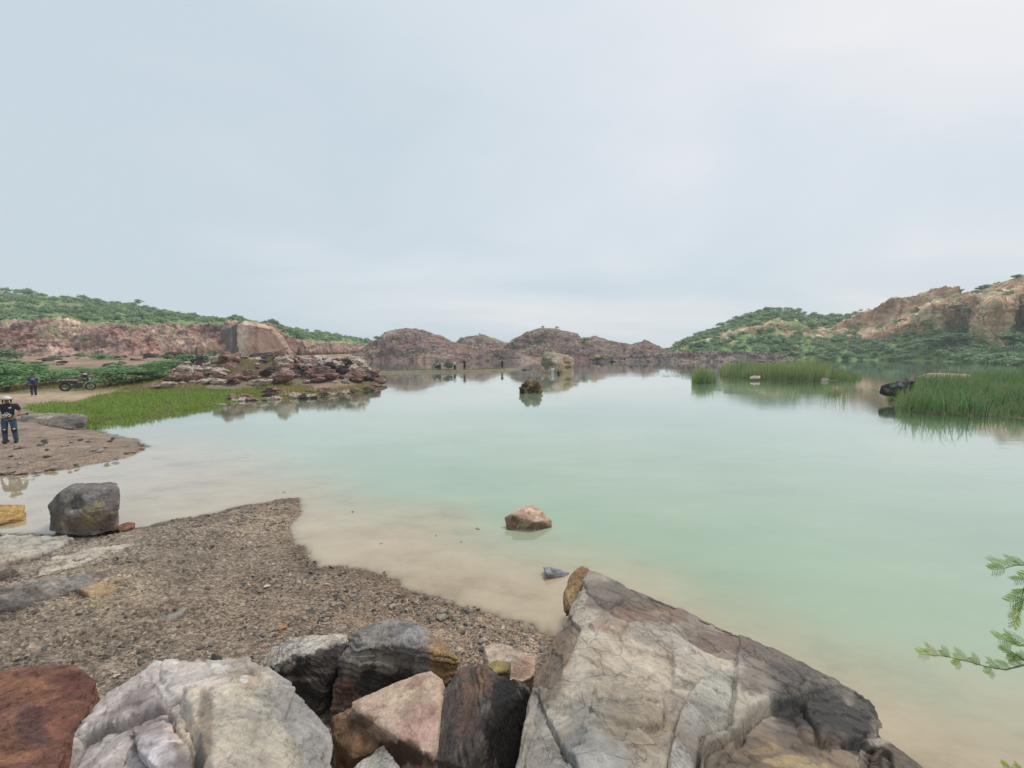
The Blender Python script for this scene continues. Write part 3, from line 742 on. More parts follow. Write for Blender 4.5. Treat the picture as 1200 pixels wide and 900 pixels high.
def build_boulders():
    slab_m = rock_mat('grey_tan_slab_rock', [lin(124, 111, 99), lin(174, 163, 148), lin(192, 183, 170), lin(166, 148, 128)], 0.9, 0.9, streak=2.0, grain=0.6)
    white_m = rock_mat('white_pink_quartz_rock', [lin(112, 102, 96), lin(168, 159, 152), lin(200, 193, 187), lin(160, 148, 130)], 1.1, 0.8, (0.5, 0.3, 0), 2.0, grain=0.55)
    rust_m = rock_mat('rust_red_rock', [lin(84, 58, 52), lin(128, 88, 74), lin(162, 120, 96), lin(100, 76, 76)], 1.3, 0.9, (0.7, 0.5, 0), 3.0)
    dark_m = rock_mat('dark_wet_rock', [lin(44, 40, 38), lin(84, 76, 70), lin(124, 114, 106), lin(96, 80, 66)], 1.4, 0.9, (0.4, 0.9, 0), 3.0)
    grey_m = rock_mat('mid_grey_rock', [lin(88, 82, 78), lin(134, 126, 118), lin(168, 160, 152), lin(138, 118, 98)], 1.3, 0.9, (0.3, 0.2, 0), 2.5)
    pink_m = rock_mat('pink_tan_rock', [lin(134, 104, 90), lin(184, 156, 138), lin(204, 182, 164), lin(180, 142, 110)], 1.4, 0.6, (0.2, 0.3, 0), 3.0, grain=0.6)
    ochre_m = rock_mat('ochre_rock', [lin(98, 74, 54), lin(152, 122, 90), lin(186, 158, 122), lin(116, 92, 72)], 1.6, 0.8)
    mats = dict(slab=slab_m, white=white_m, rust=rust_m, dark=dark_m, grey=grey_m, pink=pink_m, ochre=ochre_m)

    # the great slab
    top = [(692, 672, 1.12), (700, 672, 1.12), (740, 690, 1.13), (790, 712, 1.15), (850, 737, 1.18), (900, 758, 1.2), (950, 783, 1.22), (1000, 808, 1.24), (1020, 822, 1.25), (1036, 852, 1.2),
           (664, 724, 1.2), (641, 765, 1.3), (624, 800, 1.4), (612, 845, 1.5), (598, 900, 1.62), (580, 985, 1.8), (700, 1000, 1.92), (860, 1000, 1.85), (1010, 960, 1.6), (1044, 880, 1.3)]
    shelf = [(1000, 845, 0.95), (1042, 868, 0.95), (1086, 901, 0.95), (1120, 935, 0.95), (1120, 1010, 1.0), (980, 1000, 1.0), (960, 850, 0.95)]
    boulder('boulder', [top_hull(top, 0.05, 0.10), top_hull(shelf, 0.0, 0.05)], slab_m, 0.0075,
            'huge sloping grey and tan slab with flaking plates, largest rock at the lake edge', seed=1, rough=0.5, bed=(0.25, 0.29, 1.0), terr=0.8, chop=False,
            plates=[([(864, 779), (858, 838), (827, 852), (819, 872), (800, 990), (772, 990), (783, 888), (798, 827), (820, 800), (842, 786)], 0.03, (168, 163, 154), .75),
                    ([(871, 842), (880, 826), (902, 814), (944, 812), (965, 850), (1007, 858), (1045, 880), (1070, 1010), (815, 1010), (826, 870)], -0.04, (134, 116, 98), .6),
                    ([(715, 665), (745, 700), (780, 718), (800, 735), (824, 763), (868, 757), (905, 778), (940, 810), (960, 848), (1007, 858), (1060, 870), (1060, 800), (900, 720)], -0.022, (112, 101, 94), .6),
                    ([(664, 715), (680, 735), (672, 765), (655, 790), (645, 800), (618, 806), (600, 845), (580, 780)], -0.026, (122, 106, 92), .7),
                    ([(680, 665), (745, 685), (782, 717), (756, 709), (732, 702), (723, 709), (713, 714), (690, 700)], 0.022, (128, 118, 108), .6),
                    ([(788, 773), (789, 797), (812, 802), (832, 798), (846, 780), (820, 765)], 0.014, (168, 158, 146), .5),
                    ([(727, 840), (758, 841), (778, 836), (780, 819), (776, 800), (700, 798), (690, 826)], 0.014, (170, 156, 136), .5),
                    ([(661, 868), (675, 897), (690, 990), (560, 990), (600, 890), (629, 812), (645, 842)], -0.014, (152, 148, 142), .5),
                    ([(661, 868), (656, 860), (688, 840), (722, 852), (742, 880), (720, 990), (690, 990), (675, 897)], 0.012, (156, 156, 154), .55),
                    ([(690, 735), (705, 722), (726, 728), (731, 742), (722, 748), (712, 740), (700, 748)], 0.014, (160, 152, 146), .5),
                    ([(735, 730), (780, 732), (800, 748), (815, 765), (790, 772), (760, 760), (740, 770), (728, 750)], 0.012, (158, 150, 142), .5)],
            paint=[(640, 775, 30, 48, (120, 104, 90), .75), (720, 700, 36, 22, (112, 102, 94), .7), (765, 715, 60, 14, (92, 82, 76), .65), (720, 735, 28, 14, (138, 108, 90), .5), (770, 718, 40, 12, (140, 112, 96), .5),
                   (700, 850, 50, 40, (150, 150, 148), .5), (740, 800, 60, 60, (176, 162, 144), .6), (745, 852, 55, 22, (176, 158, 128), .4), (835, 815, 30, 45, (164, 159, 150), .6), (812, 868, 30, 28, (164, 158, 150), .7),
                   (850, 755, 50, 16, (104, 86, 80), .6), (905, 785, 55, 26, (98, 90, 86), .7), (960, 825, 52, 36, (62, 60, 60), .9), (1010, 835, 26, 36, (66, 64, 62), .9), (940, 790, 40, 18, (84, 78, 76), .7),
                   (900, 838, 40, 14, (150, 140, 130), .4), (910, 865, 90, 30, (132, 112, 94), .5), (880, 880, 60, 20, (112, 100, 86), .6), (895, 855, 20, 7, (176, 152, 112), .5), (925, 871, 26, 7, (186, 162, 120), .6), (955, 884, 22, 8, (190, 168, 126), .6), (974, 897, 14, 10, (188, 166, 124), .5),
                   (1060, 890, 40, 26, (84, 74, 64), .8), (660, 880, 40, 30, (140, 138, 136), .4)],
            lines=[([(864, 779), (861, 810), (858, 838), (842, 845), (827, 852), (821, 868), (818, 900), (816, 960)], 0.035, 1.6, 26),
                   ([(783, 960), (783, 888), (790, 850), (798, 827), (812, 806), (812, 802), (789, 797), (788, 773)], -0.014, 1.2, 18),
                   ([(871, 842), (880, 826), (902, 814), (925, 817), (944, 812)], 0.03, 1.6, 24),
                   ([(629, 812), (645, 842), (661, 868), (675, 897), (690, 940)], 0.01, 1.1, 8), ([(656, 860), (668, 850), (688, 840)], 0.012, 1.2, 8), ([(661, 868), (684, 866)], 0.008, 1.0, 8),
                   ([(727, 840), (742, 842), (758, 841), (772, 838), (778, 836), (780, 819)], 0.014, 1.3, 14),
                   ([(690, 700), (713, 714), (723, 709), (732, 702), (756, 709), (776, 715), (790, 712)], -0.016, 1.3, 12),
                   ([(670, 740), (690, 760), (712, 730), (729, 733), (751, 729), (780, 732), (798, 746), (824, 763), (862, 772)], -0.016, 1.2, 14),
                   ([(868, 755), (880, 768), (900, 775), (925, 795), (945, 812)], 0.012, 1.2, 10),
                   ([(935, 825), (948, 846), (960, 848), (985, 858), (1007, 856)], 0.018, 1.4, 10)])
    # orange block wedged at its tip
    boulder('rock', [[PG(661, 716, 0.85), PG(663, 700, 0.98), PG(668, 676, 1.02), PG(682, 667, 1.06), PG(698, 671, 1.06), PG(686, 692, 1.1), PG(672, 716, 1.0), PG(664, 722, 0.4), PG(700, 690, 0.4), PG(670, 690, 0.3)]],
            ochre_m, 0.012, 'small orange brown rock wedged against the tip of the great slab', 'rock', seed=4)
    # white pink boulder
    ridge = [(120, 822, 0.95), (150, 796, 1.05), (180, 773, 1.15), (215, 772, 1.2), (236, 784, 1.22), (270, 780, 1.2), (288, 773, 1.15), (298, 792, 1.14), (340, 806, 1.05), (370, 830, 0.98), (388, 860, 0.95), (392, 900, 0.98),
             (392, 985, 1.15), (300, 1010, 1.5), (160, 1010, 1.55), (40, 985, 1.4), (54, 900, 1.15), (75, 868, 1.02), (240, 850, 1.42), (200, 870, 1.45), (165, 860, 1.3)]
    wh = [(54, 900, 1.05), (75, 868, 1.03), (120, 822, 1.05), (182, 773, 1.17), (236, 781, 1.24), (290, 773, 1.17), (342, 806, 1.1), (388, 858, 1.0), (392, 985, 1.15), (40, 985, 1.3), (210, 815, 1.35), (196, 872, 1.46), (250, 1010, 1.62), (330, 1000, 1.45)]
    boulder('boulder', [top_hull(wh, 0.25, 0.05)], white_m, 0.0085, 'big white and pink boulder with dark creases beside the rusty one', seed=8, rough=0.55, bed=(0.1, 0.5, 0.8), terr=1.4,
            plates=[([(50, 905), (90, 862), (140, 838), (180, 822), (213, 812), (228, 850), (240, 900), (256, 1010), (30, 1010)], -0.04, (178, 164, 160), .5),
                    ([(150, 852), (180, 835), (205, 832), (222, 862), (232, 900), (215, 915), (180, 900), (160, 880)], 0.045, (198, 187, 183), .6),
                    ([(215, 806), (255, 792), (300, 795), (345, 812), (330, 845), (350, 885), (360, 1010), (262, 1010), (246, 920), (232, 862)], 0.02, (182, 170, 152), .55),
                    ([(345, 806), (400, 850), (400, 1010), (362, 1010), (352, 885), (334, 845)], -0.02, (150, 145, 140), .7),
                    ([(120, 815), (182, 765), (215, 768), (200, 800), (150, 822), (90, 860)], 0.012, (196, 182, 177), .4)],
            paint=[(220, 800, 60, 26, (198, 186, 182), .4), (150, 830, 50, 20, (190, 170, 164), .4), (165, 855, 20, 60, (110, 100, 100), .55), (215, 880, 36, 20, (86, 74, 74), .7), (175, 880, 30, 22, (200, 190, 192), .6), (215, 845, 18, 12, (204, 170, 160), .5),
                   (285, 800, 20, 24, (150, 136, 120), .6), (265, 850, 60, 40, (176, 166, 148), .6), (330, 840, 36, 40, (150, 146, 142), .6), (355, 850, 30, 40, (136, 132, 130), .6), (284, 803, 4, 5, (220, 218, 214), .4), (240, 860, 8, 40, (104, 86, 72), .6), (310, 880, 40, 30, (160, 152, 136), .5)],
            lines=[([(60, 900), (90, 862), (140, 838), (180, 822), (215, 810)], 0.03, 1.8, 14), ([(200, 828), (214, 848), (225, 870), (245, 900), (255, 940)], 0.03, 1.6, 16), ([(130, 900), (140, 870), (165, 840), (195, 828)], 0.03, 2.0, 16), ([(297, 792), (310, 812), (330, 845), (350, 880), (358, 930)], 0.02, 1.4, 14), ([(190, 775), (188, 790), (196, 804)], 0.012, 1.2, 8)])
    # rusty boulder in the corner
    rt = [(-70, 800, 0.9), (0, 791, 0.95), (40, 783, 0.97), (85, 781, 0.95), (117, 794, 0.92), (111, 816, 0.95), (96, 840, 1.0), (80, 868, 1.05), (56, 898, 1.12), (40, 960, 1.25), (-60, 1000, 1.35), (-120, 900, 1.15)]
    boulder('boulder', [top_hull(rt, 0.3, 0.05)], rust_m, 0.008, 'rust red boulder with orange streaks, partly cut off by the picture edge', seed=12, rough=0.55, bed=(0.3, 0.2, 1.0), terr=1.2,
            paint=[(90, 800, 26, 16, (108, 66, 62), .6), (40, 850, 22, 30, (84, 64, 70), .55), (30, 810, 40, 14, (160, 114, 82), .5), (20, 880, 30, 20, (152, 108, 80), .5), (70, 840, 20, 20, (148, 98, 80), .5)])
    # pale topped black wedge
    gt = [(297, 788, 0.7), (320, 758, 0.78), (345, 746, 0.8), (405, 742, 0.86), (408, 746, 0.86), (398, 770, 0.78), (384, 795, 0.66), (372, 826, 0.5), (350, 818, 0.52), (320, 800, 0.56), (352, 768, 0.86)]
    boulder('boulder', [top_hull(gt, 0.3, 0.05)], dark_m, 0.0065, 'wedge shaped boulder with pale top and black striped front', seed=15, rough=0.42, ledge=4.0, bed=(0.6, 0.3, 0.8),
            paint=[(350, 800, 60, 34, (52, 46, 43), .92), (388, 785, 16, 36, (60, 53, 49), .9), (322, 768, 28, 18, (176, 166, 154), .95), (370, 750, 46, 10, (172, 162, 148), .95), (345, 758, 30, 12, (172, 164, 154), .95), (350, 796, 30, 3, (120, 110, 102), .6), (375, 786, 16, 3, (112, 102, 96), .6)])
    # big dark crusted boulder, ochre end
    ht = [(386, 832, 0.5), (392, 795, 0.66), (399, 764, 0.76), (420, 736, 0.82), (440, 729, 0.85), (470, 722, 0.88), (494, 735, 0.86), (515, 754, 0.78), (538, 774, 0.62), (536, 786, 0.56), (520, 800, 0.5), (470, 812, 0.5), (420, 836, 0.48), (480, 752, 0.95), (430, 760, 0.92)]
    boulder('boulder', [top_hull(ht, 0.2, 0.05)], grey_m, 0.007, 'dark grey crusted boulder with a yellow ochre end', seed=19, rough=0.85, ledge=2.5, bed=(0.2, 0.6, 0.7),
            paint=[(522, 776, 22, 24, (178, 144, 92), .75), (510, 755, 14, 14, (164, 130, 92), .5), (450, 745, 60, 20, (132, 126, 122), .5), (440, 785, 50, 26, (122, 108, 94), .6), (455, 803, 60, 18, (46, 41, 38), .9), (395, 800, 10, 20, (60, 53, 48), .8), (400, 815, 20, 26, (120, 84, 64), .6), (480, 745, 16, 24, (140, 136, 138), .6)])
    # pink tan slab
    it = [(412, 822, 0.86), (460, 801, 0.9), (505, 786, 0.92), (518, 796, 0.93), (512, 830, 0.98), (512, 890, 1.0), (507, 893, 0.98), (480, 874, 0.94), (460, 861, 0.92), (443, 850, 0.9), (412, 831, 0.85)]
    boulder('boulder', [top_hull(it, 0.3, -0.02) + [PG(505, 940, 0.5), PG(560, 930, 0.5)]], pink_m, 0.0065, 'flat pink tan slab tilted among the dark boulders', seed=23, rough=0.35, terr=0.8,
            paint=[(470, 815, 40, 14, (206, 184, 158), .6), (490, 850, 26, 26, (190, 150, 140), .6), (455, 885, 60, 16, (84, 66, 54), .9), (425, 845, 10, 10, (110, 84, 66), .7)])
    # black slab with a sharp ridge
    jt = [(514, 815, 0.9), (543, 783, 0.98), (560, 780, 1.0), (577, 790, 1.08), (596, 797, 0.9), (614, 803, 0.8), (620, 808, 0.76), (575, 828, 1.14), (565, 868, 1.18), (549, 900, 1.2), (510, 842, 0.92), (510, 890, 0.98), (541, 898, 1.02), (545, 930, 1.0), (600, 900, 0.72)]
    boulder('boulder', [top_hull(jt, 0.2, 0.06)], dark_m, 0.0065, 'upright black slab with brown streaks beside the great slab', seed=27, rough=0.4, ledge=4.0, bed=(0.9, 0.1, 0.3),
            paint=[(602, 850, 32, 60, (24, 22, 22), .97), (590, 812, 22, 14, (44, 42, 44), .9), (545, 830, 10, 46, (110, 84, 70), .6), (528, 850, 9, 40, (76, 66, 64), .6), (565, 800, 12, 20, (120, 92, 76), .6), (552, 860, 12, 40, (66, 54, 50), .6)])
    # brown blocks in the gap
    boulder('rock', [top_hull([(388, 839, 0.72), (412, 830, 0.78), (447, 862, 0.8), (444, 878, 0.78), (414, 889, 0.74), (393, 868, 0.7)], 0.3, 0.0)], ochre_m, 0.009,
            'brown broken rock down in the gap before the pink slab', 'rock', seed=31, paint=[(420, 860, 40, 40, (118, 88, 66), .7), (405, 838, 14, 8, (160, 128, 104), .6)])
    boulder('rock', [top_hull([(405, 905, 1.0), (427, 884, 1.04), (450, 872, 1.05), (468, 902, 1.05), (470, 960, 1.1), (400, 960, 1.1)], 0.4, 0.0)], grey_m, 0.009,
            'pale grey rock at the bottom between white boulder and pink slab', 'rock', seed=34, paint=[(440, 895, 30, 20, (160, 154, 148), .7)])
    boulder('rock', [top_hull([(505, 885, 0.75), (560, 890, 0.7), (600, 880, 0.55), (610, 930, 0.6), (500, 960, 0.8)], 0.3, 0.0)], dark_m, 0.012, 'rock painted near black for the shadowed gap below the black slab', 'rock', seed=36, paint=[(555, 905, 60, 40, (30, 28, 28), .9)])  # near-black paint puts the gap's shadow into the rock colour
    # pale crumbly plates beside the black slab
    boulder('rock', [top_hull([(566, 757, 0.36), (582, 750, 0.36), (600, 756, 0.36), (627, 776, 0.36), (626, 792, 0.42), (600, 802, 0.46), (575, 786, 0.44)], 0.15, 0.0)], pink_m, 0.009,
            'crumbling pale plate of rock lying by the left side of the great slab', 'rock', seed=38, rough=1.4, paint=[(590, 765, 34, 14, (180, 164, 148), .7), (612, 785, 16, 12, (150, 120, 100), .6)])
    boulder('rock', [top_hull([(566, 778, 0.56), (582, 772, 0.58), (598, 776, 0.56), (597, 785, 0.58), (575, 789, 0.6)], 0.3, 0.0)], grey_m, 0.008,
            'mossy yellow green rock behind the black slab', 'rock', seed=39, paint=[(582, 780, 20, 10, (138, 122, 66), .8)])
    # boulder at the water's edge
    d1, d2 = 7.35, 8.15
    hb = [PD(57, 622, d1), PD(58, 592, d1), PD(68, 580, d1 + .1), PD(78, 576, d1 + .05), PD(78, 628, d1 - .15), PD(115, 627, d1 - .15), PD(137, 621, d1 + .05), PD(140, 600, d1 + .1), PD(139, 574, d1 + .25), PD(136, 567, d1 + .5), PD(128, 566, d1 + .5), PD(86, 568, d1 + .4), PD(110, 568, d1 + .45), PD(82, 598, d1 - .15), PD(128, 600, d1 - .08)]
    hb += [Vector((p.x, d2, p.z)) for p in hb[:2]] + [PD(84, 569, d2), PD(134, 568, d2), PD(134, 612, d2), PD(80, 612, d2)]
    boulder('boulder', [hb], grey_m, 0.014, 'square dark boulder standing alone at the edge of the water', seed=43, rough=0.75, bed=(0.7, 0.2, 0.6),
            paint=[(100, 600, 60, 40, (140, 128, 116), .45), (100, 578, 40, 12, (122, 116, 114), .6), (66, 600, 12, 22, (78, 76, 76), .6), (92, 590, 12, 12, (58, 56, 56), .8), (112, 604, 18, 14, (150, 138, 100), .7), (90, 600, 9, 2.5, (170, 166, 160), .9), (98, 615, 30, 10, (112, 94, 74), .6), (125, 612, 12, 16, (120, 100, 92), .6), (70, 612, 10, 10, (140, 120, 92), .4), (132, 584, 8, 14, (120, 108, 108), .6)])
    boulder('rock', [top_hull([(134, 617, 0.1), (150, 611, 0.12), (158, 613, 0.1), (156, 618, 0.1), (140, 622, 0.08)], -0.06, 0)], rust_m, 0.012, 'small flat rust brown rock at the right foot of the lone boulder', 'rock', seed=45)
    boulder('rock', [top_hull([(-40, 606, 0.1), (0, 592, 0.2), (20, 590, 0.22), (29, 592, 0.2), (28, 603, 0.12), (5, 612, 0.06), (-30, 622, 0.02)], -0.2, -0.05)], ochre_m, 0.014, 'ochre yellow rock in the shallow pool by the picture edge', 'rock', seed=47,
            paint=[(10, 600, 30, 14, (182, 146, 84), .7)])
    # rock in the water
    a = [PD(603, 599, 7.9), PD(600, 603, 7.75), PD(612, 594, 8.15), PD(626, 592, 8.25), (PD(640, 603, 8.0)), PD(647, 609, 7.85), PD(647, 619, 7.75), PD(627, 622, 7.6), PD(613, 613, 7.62), PD(625, 611, 7.6), PD(645, 640, 8.0), PD(605, 640, 8.0)]
    b = [PD(591, 606, 7.8), PD(600, 601, 7.9), PD(595, 619, 7.65), PD(602, 623, 7.6), PD(609, 617, 7.7), PD(607, 605, 7.8), PD(600, 645, 7.8)]
    boulder('rock', [a, b], pink_m, 0.010, 'flat topped tan rock standing in the shallow brown water', 'rock', seed=50, rough=0.6,
            paint=[(625, 600, 24, 10, (204, 174, 146), .7), (635, 617, 18, 5, (92, 70, 46), .8), (612, 608, 14, 6, (126, 100, 78), .6), (598, 613, 9, 12, (110, 86, 74), .7), (598, 619, 8, 5, (112, 92, 46), .7)])
    boulder('rock', [[PG(636, 664, 0.1), PG(642, 664, 0.14), PG(655, 667, 0.1), PG(667, 672, 0.0), PG(642, 680, -0.02), PG(664, 677, -0.02), PG(640, 672, 0.1), PG(650, 672, -0.2)]], grey_m, 0.008, 'small blue grey stone poking out of the brown water near the slab tip', 'rock', seed=53, rough=0.7,
            paint=[(652, 671, 22, 12, (158, 158, 166), .8)])
    # layered slate ledges in the gravel, left
    boulder('rock_ledge', [ground_hull([(-40, 700, 0.10), (0, 696, 0.11), (60, 681, 0.10), (100, 673, 0.09)]) + ground_hull([(-40, 722, 0.02), (20, 714, 0.02), (60, 700, 0.02), (104, 684, 0.02)]), ground_hull([(88, 676, 0.09), (112, 671, 0.08), (146, 666, 0.05), (152, 672, 0.02), (120, 685, 0.02), (92, 690, 0.03)])], grey_m, 0.013,
            'long pale grey slate ledge rising from the near gravel', 'rock', seed=55, rough=0.8, bed=(0.15, 0.5, 0.9), terr=2.2, paint=[(70, 685, 80, 9, (164, 160, 152), .7), (90, 700, 14, 5, (176, 150, 96), .6), (10, 712, 26, 8, (70, 66, 66), .6)])
    boulder('rock_ledge', [ground_hull([(-60, 640, 0.05), (0, 634, 0.05), (50, 629, 0.05), (84, 632, 0.04), (60, 645, 0.05), (30, 656, 0.04), (-60, 672, 0.03)])], slab_m, 0.014,
            'flat pale slate plate in front of the lone boulder', 'rock', seed=57, rough=0.8, bed=(0.1, 0.3, 0.9), terr=2.2, paint=[(30, 640, 60, 16, (172, 166, 156), .6)])
    boulder('rock_ledge', [ground_hull([(-40, 676, 0.10), (0, 671, 0.10), (14, 667, 0.08), (22, 668, 0.05), (10, 676, 0.02), (-40, 690, 0.02)])], dark_m, 0.012, 'short black rock strip standing for a dark hole at the picture edge', 'rock', seed=59)  # black strip of rock added where the ledge has only a dark hollow
    boulder('rock_ledge', [ground_hull([(92, 690, 0.05), (120, 680, 0.06), (146, 677, 0.04), (140, 690, 0.02), (108, 702, 0.02)])], ochre_m, 0.012, 'sandy tan slate end beside the long grey slate ledge', 'rock', seed=83, rough=0.8, terr=2, paint=[(112, 688, 30, 12, (164, 144, 112), .6)])
    boulder('rock_ledge', [ground_hull([(60, 655, 0.04), (120, 640, 0.05), (170, 632, 0.03), (150, 640, 0.02), (90, 662, 0.02), (40, 676, 0.02)])], slab_m, 0.013, 'thin pale slate plate lying in the gravel below the lone boulder', 'rock', seed=84, rough=0.9, terr=2)
    boulder('rock_ledge', [ground_hull([(180, 728, 0.03), (215, 716, 0.04), (222, 709, 0.03), (214, 720, 0.02), (190, 734, 0.02)])], grey_m, 0.009, 'pale slate splinter lying in the middle of the gravel', 'rock', seed=85, rough=0.7)
    # rock ledge beside the standing person
    boulder('rock_ledge', [[PG(20, 495, .1), PG(28, 489, .3), PG(60, 486, .33), PG(95, 487, .36), PG(101, 490, .32), PG(101, 505, 0.0), PG(84, 503, 0.12), PG(60, 496, .2), PG(95, 493, .3), PG(78, 490, .34), PG(30, 493, .2), PG(98, 487, .1), PG(30, 487, .1)]], grey_m, 0.025,
            'low grey rock shelf at the grass edge behind the standing person', 'rock', seed=61, rough=0.9, paint=[(55, 488, 40, 3, (178, 168, 154), .7), (88, 495, 14, 8, (96, 92, 86), .6), (93, 500, 5, 5, (40, 38, 36), .8)])
    # big half drowned block far out
    dd = 65
    blk = [PD(634, 441, dd), PD(634, 420, dd), PD(637, 415, dd + .3), PD(646, 413.5, dd + 1), PD(655, 415, dd + .6), PD(664, 417, dd + .5), PD(671, 421, dd + .6), PD(672, 440, dd), PD(655, 441, dd - 1), PD(650, 425, dd - .8), PD(637, 416, dd + 4), PD(670, 422, dd + 4), PD(636, 440, dd + 5), PD(672, 440, dd + 5)]
    boulder('boulder', [blk], pink_m, 0.075, 'big pale domed block half drowned in the middle of the lake', seed=64, rough=1.0,
            paint=[(640, 425, 10, 8, (96, 90, 86), .8), (646, 417, 12, 4, (150, 148, 124), .6), (640, 416, 8, 5, (120, 116, 100), .6), (655, 432, 5, 8, (140, 120, 112), .5), (665, 428, 10, 10, (206, 172, 140), .6), (664, 425, 4, 2, (110, 72, 54), .8), (665, 430, 4, 2, (110, 72, 54), .8), (653, 423, 7, 3, (216, 190, 180), .5)])
    de = 33.5
    a = [PD(609, 463, de), PD(609, 455, de), PD(612, 451, de), PD(620, 447, de + .2), PD(625, 452, de), PD(624, 463, de - .2), PD(612, 463, de + 1), PD(622, 452, de + 1)]
    b = [PD(622, 463, de), PD(622, 449, de + .3), PD(626, 444, de + .4), PD(632, 446, de + .3), PD(635, 452, de), PD(635, 463, de), PD(630, 463, de + 1.2), PD(628, 447, de + 1)]
    c = [PD(615, 447, de + .2), PD(618, 444.5, de + .2), PD(620, 446, de + .2), PD(619, 452, de + .4), PD(614, 452, de + .4), PD(617, 452, de - .1)]
    boulder('boulder', [a, b, c], ochre_m, 0.03, 'craggy brown rock alone in the lake in front of the causeway', seed=67, rough=2.2,
            paint=[(617, 455, 9, 4, (134, 112, 84), .6), (615, 452, 5, 3, (40, 34, 32), .9), (622, 458, 4, 5, (40, 34, 32), .8), (629, 455, 4, 6, (60, 50, 44), .8), (612, 459, 3, 4, (34, 30, 28), .9), (632, 452, 3, 6, (140, 92, 76), .6)])  # near-black spots paint in the dark of the rock's holes
    # rock in front of the right reeds, flat rock behind them
    boulder('boulder', [[PD(1031, 460, 28), PD(1032, 453, 28), PD(1040, 449, 28.2), PD(1056, 447, 28.4), PD(1074, 440, 29.5), PD(1072, 447, 28.4), PD(1062, 460, 28), PD(1042, 464, 27.8), PD(1050, 452, 29.5), PD(1060, 466, 28.6)]], dark_m, 0.035,
            'black mottled rock leaning out at the left end of the right reeds', seed=70, paint=[(1050, 455, 30, 12, (30, 32, 30), .75), (1047, 452, 4, 2, (150, 150, 140), .7), (1056, 450, 4, 3, (140, 140, 130), .6), (1040, 457, 4, 2, (120, 120, 112), .6)])
    boulder('boulder', [[PD(1068, 442, 42), PD(1086, 438, 42), PD(1110, 437, 42.5), PD(1138, 440, 42), PD(1138, 445, 41.5), PD(1080, 445, 41.5), PD(1090, 441, 45), PD(1130, 441, 45), PD(1110, 455, 43)]], pink_m, 0.06, 'long flat pale rock lying behind the right reeds', seed=72, rough=0.6)
    boulder('rock', [[PD(959, 445.5, 47.5), PD(965, 442.5, 47.6), PD(971, 443.5, 47.6), PD(972, 446, 47.4), PD(965, 448, 47.2), PD(966, 446, 48.2)]], slab_m, 0.03, 'small pale rock at the right end of the middle reeds', 'rock', seed=74)
    boulder('rock', [[PD(878, 442, 49), PD(884, 440, 49), PD(891, 441, 49), PD(891, 444, 48.5), PD(879, 444, 48.5), PD(885, 442, 50)]], slab_m, 0.03, 'small pale flat rock at the front edge of the middle reeds', 'rock', seed=76)
    boulder('rock', [[PD(1000, 466, 32), PD(1010, 464, 32), PD(1023, 468, 31.6), PD(1014, 470, 31.4), PD(1002, 469, 31.6), PD(1012, 468, 33)]], grey_m, 0.03, 'low mud brown rock barely breaking the water left of the right reeds', 'rock', seed=77)
    # quarry cut face on the left hill
    D = 118
    boulder('cliff', [[PD(279, 425, D), PD(279, 380.5, D), PD(290, 380, D + 1), PD(302, 382, D + 1), PD(318, 386, D + 3), PD(323, 392, D + 3), PD(330, 402, D + 4), PD(346, 425, D + 7), PD(283, 380, D + 14), PD(316, 384, D + 18), PD(352, 425, D + 40), PD(279, 425, D + 40)]], pink_m, 0.17,
            'smooth pinkish vertical quarry cut on the left hill', 'cliff', seed=80, rough=0.9, bed=(0.9, 0.1, 0.35), paint=[(285, 400, 9, 30, (222, 206, 190), .85), (314, 400, 26, 30, (226, 188, 168), .85), (300, 395, 3, 20, (160, 134, 120), .5)])
    bpy.data.objects['cliff'].scale = (1, 1, 1)
    boulder('cliff', [[PD(258, 423, D + 4), PD(259, 386, D + 5), PD(268, 382, D + 5), PD(278, 380, D + 2), PD(279, 423, D + 1), PD(262, 386, D + 30), PD(278, 381, D + 20), PD(250, 423, D + 30)]], grey_m, 0.2,
            'dark grey rock wall left of the smooth quarry cut', 'cliff', seed=82, rough=0.8, bed=(1, .2, .1), paint=[(266, 402, 9, 26, (108, 100, 100), .6), (275, 402, 5, 30, (92, 78, 76), .7), (269, 402, 2, 26, (150, 144, 138), .5)])
    return mats

# ------------------------------------------------------------------ peninsula rocks, stones and gravel
def rock_variant(name, seed, sub=3, flat=1.0, rough=1.0):
    r = random.Random(seed)
    pts = []
    for k in range(22):
        v = Vector((r.gauss(0, 1), r.gauss(0, 1), r.gauss(0, 1))).normalized()
        m = max(abs(v.x), abs(v.y), abs(v.z)); w = v.lerp(v / m, 0.55) * r.uniform(0.75, 1.0)
        pts.append(Vector((w.x * 0.5, w.y * 0.42, w.z * 0.33 * flat)))
    bm = hull_bm(pts); me = bpy.data.meshes.new(name); bm.to_mesh(me); bm.free()
    me = voxel(me, 0.024 if sub >= 3 else 0.07); me.name = name; smooth_mesh(me, 1)
    v = get_co(me); n = get_no(me); q = v + seed * 1.7
    f1, e, cid = vcell(q * 4.5)
    lw = v[:, 2] / 0.06 + 1.2 * fbm(q * 3, 3); li = np.floor(lw)
    d = 0.05 * fbm(q * 3, 3) + 0.05 * (cid - 0.5) + 0.02 * np.sin(li * 33.3) - 0.02 * np.exp(-(e / 0.05) ** 2) + 0.012 * fbm(q * 12, 3)
    v2 = v + n * (d * rough)[:, None].astype(np.float32)
    me.vertices.foreach_set('co', v2.astype(np.float32).ravel()); me.update()
    me.polygons.foreach_set('use_smooth', [True] * len(me.polygons))
    return me

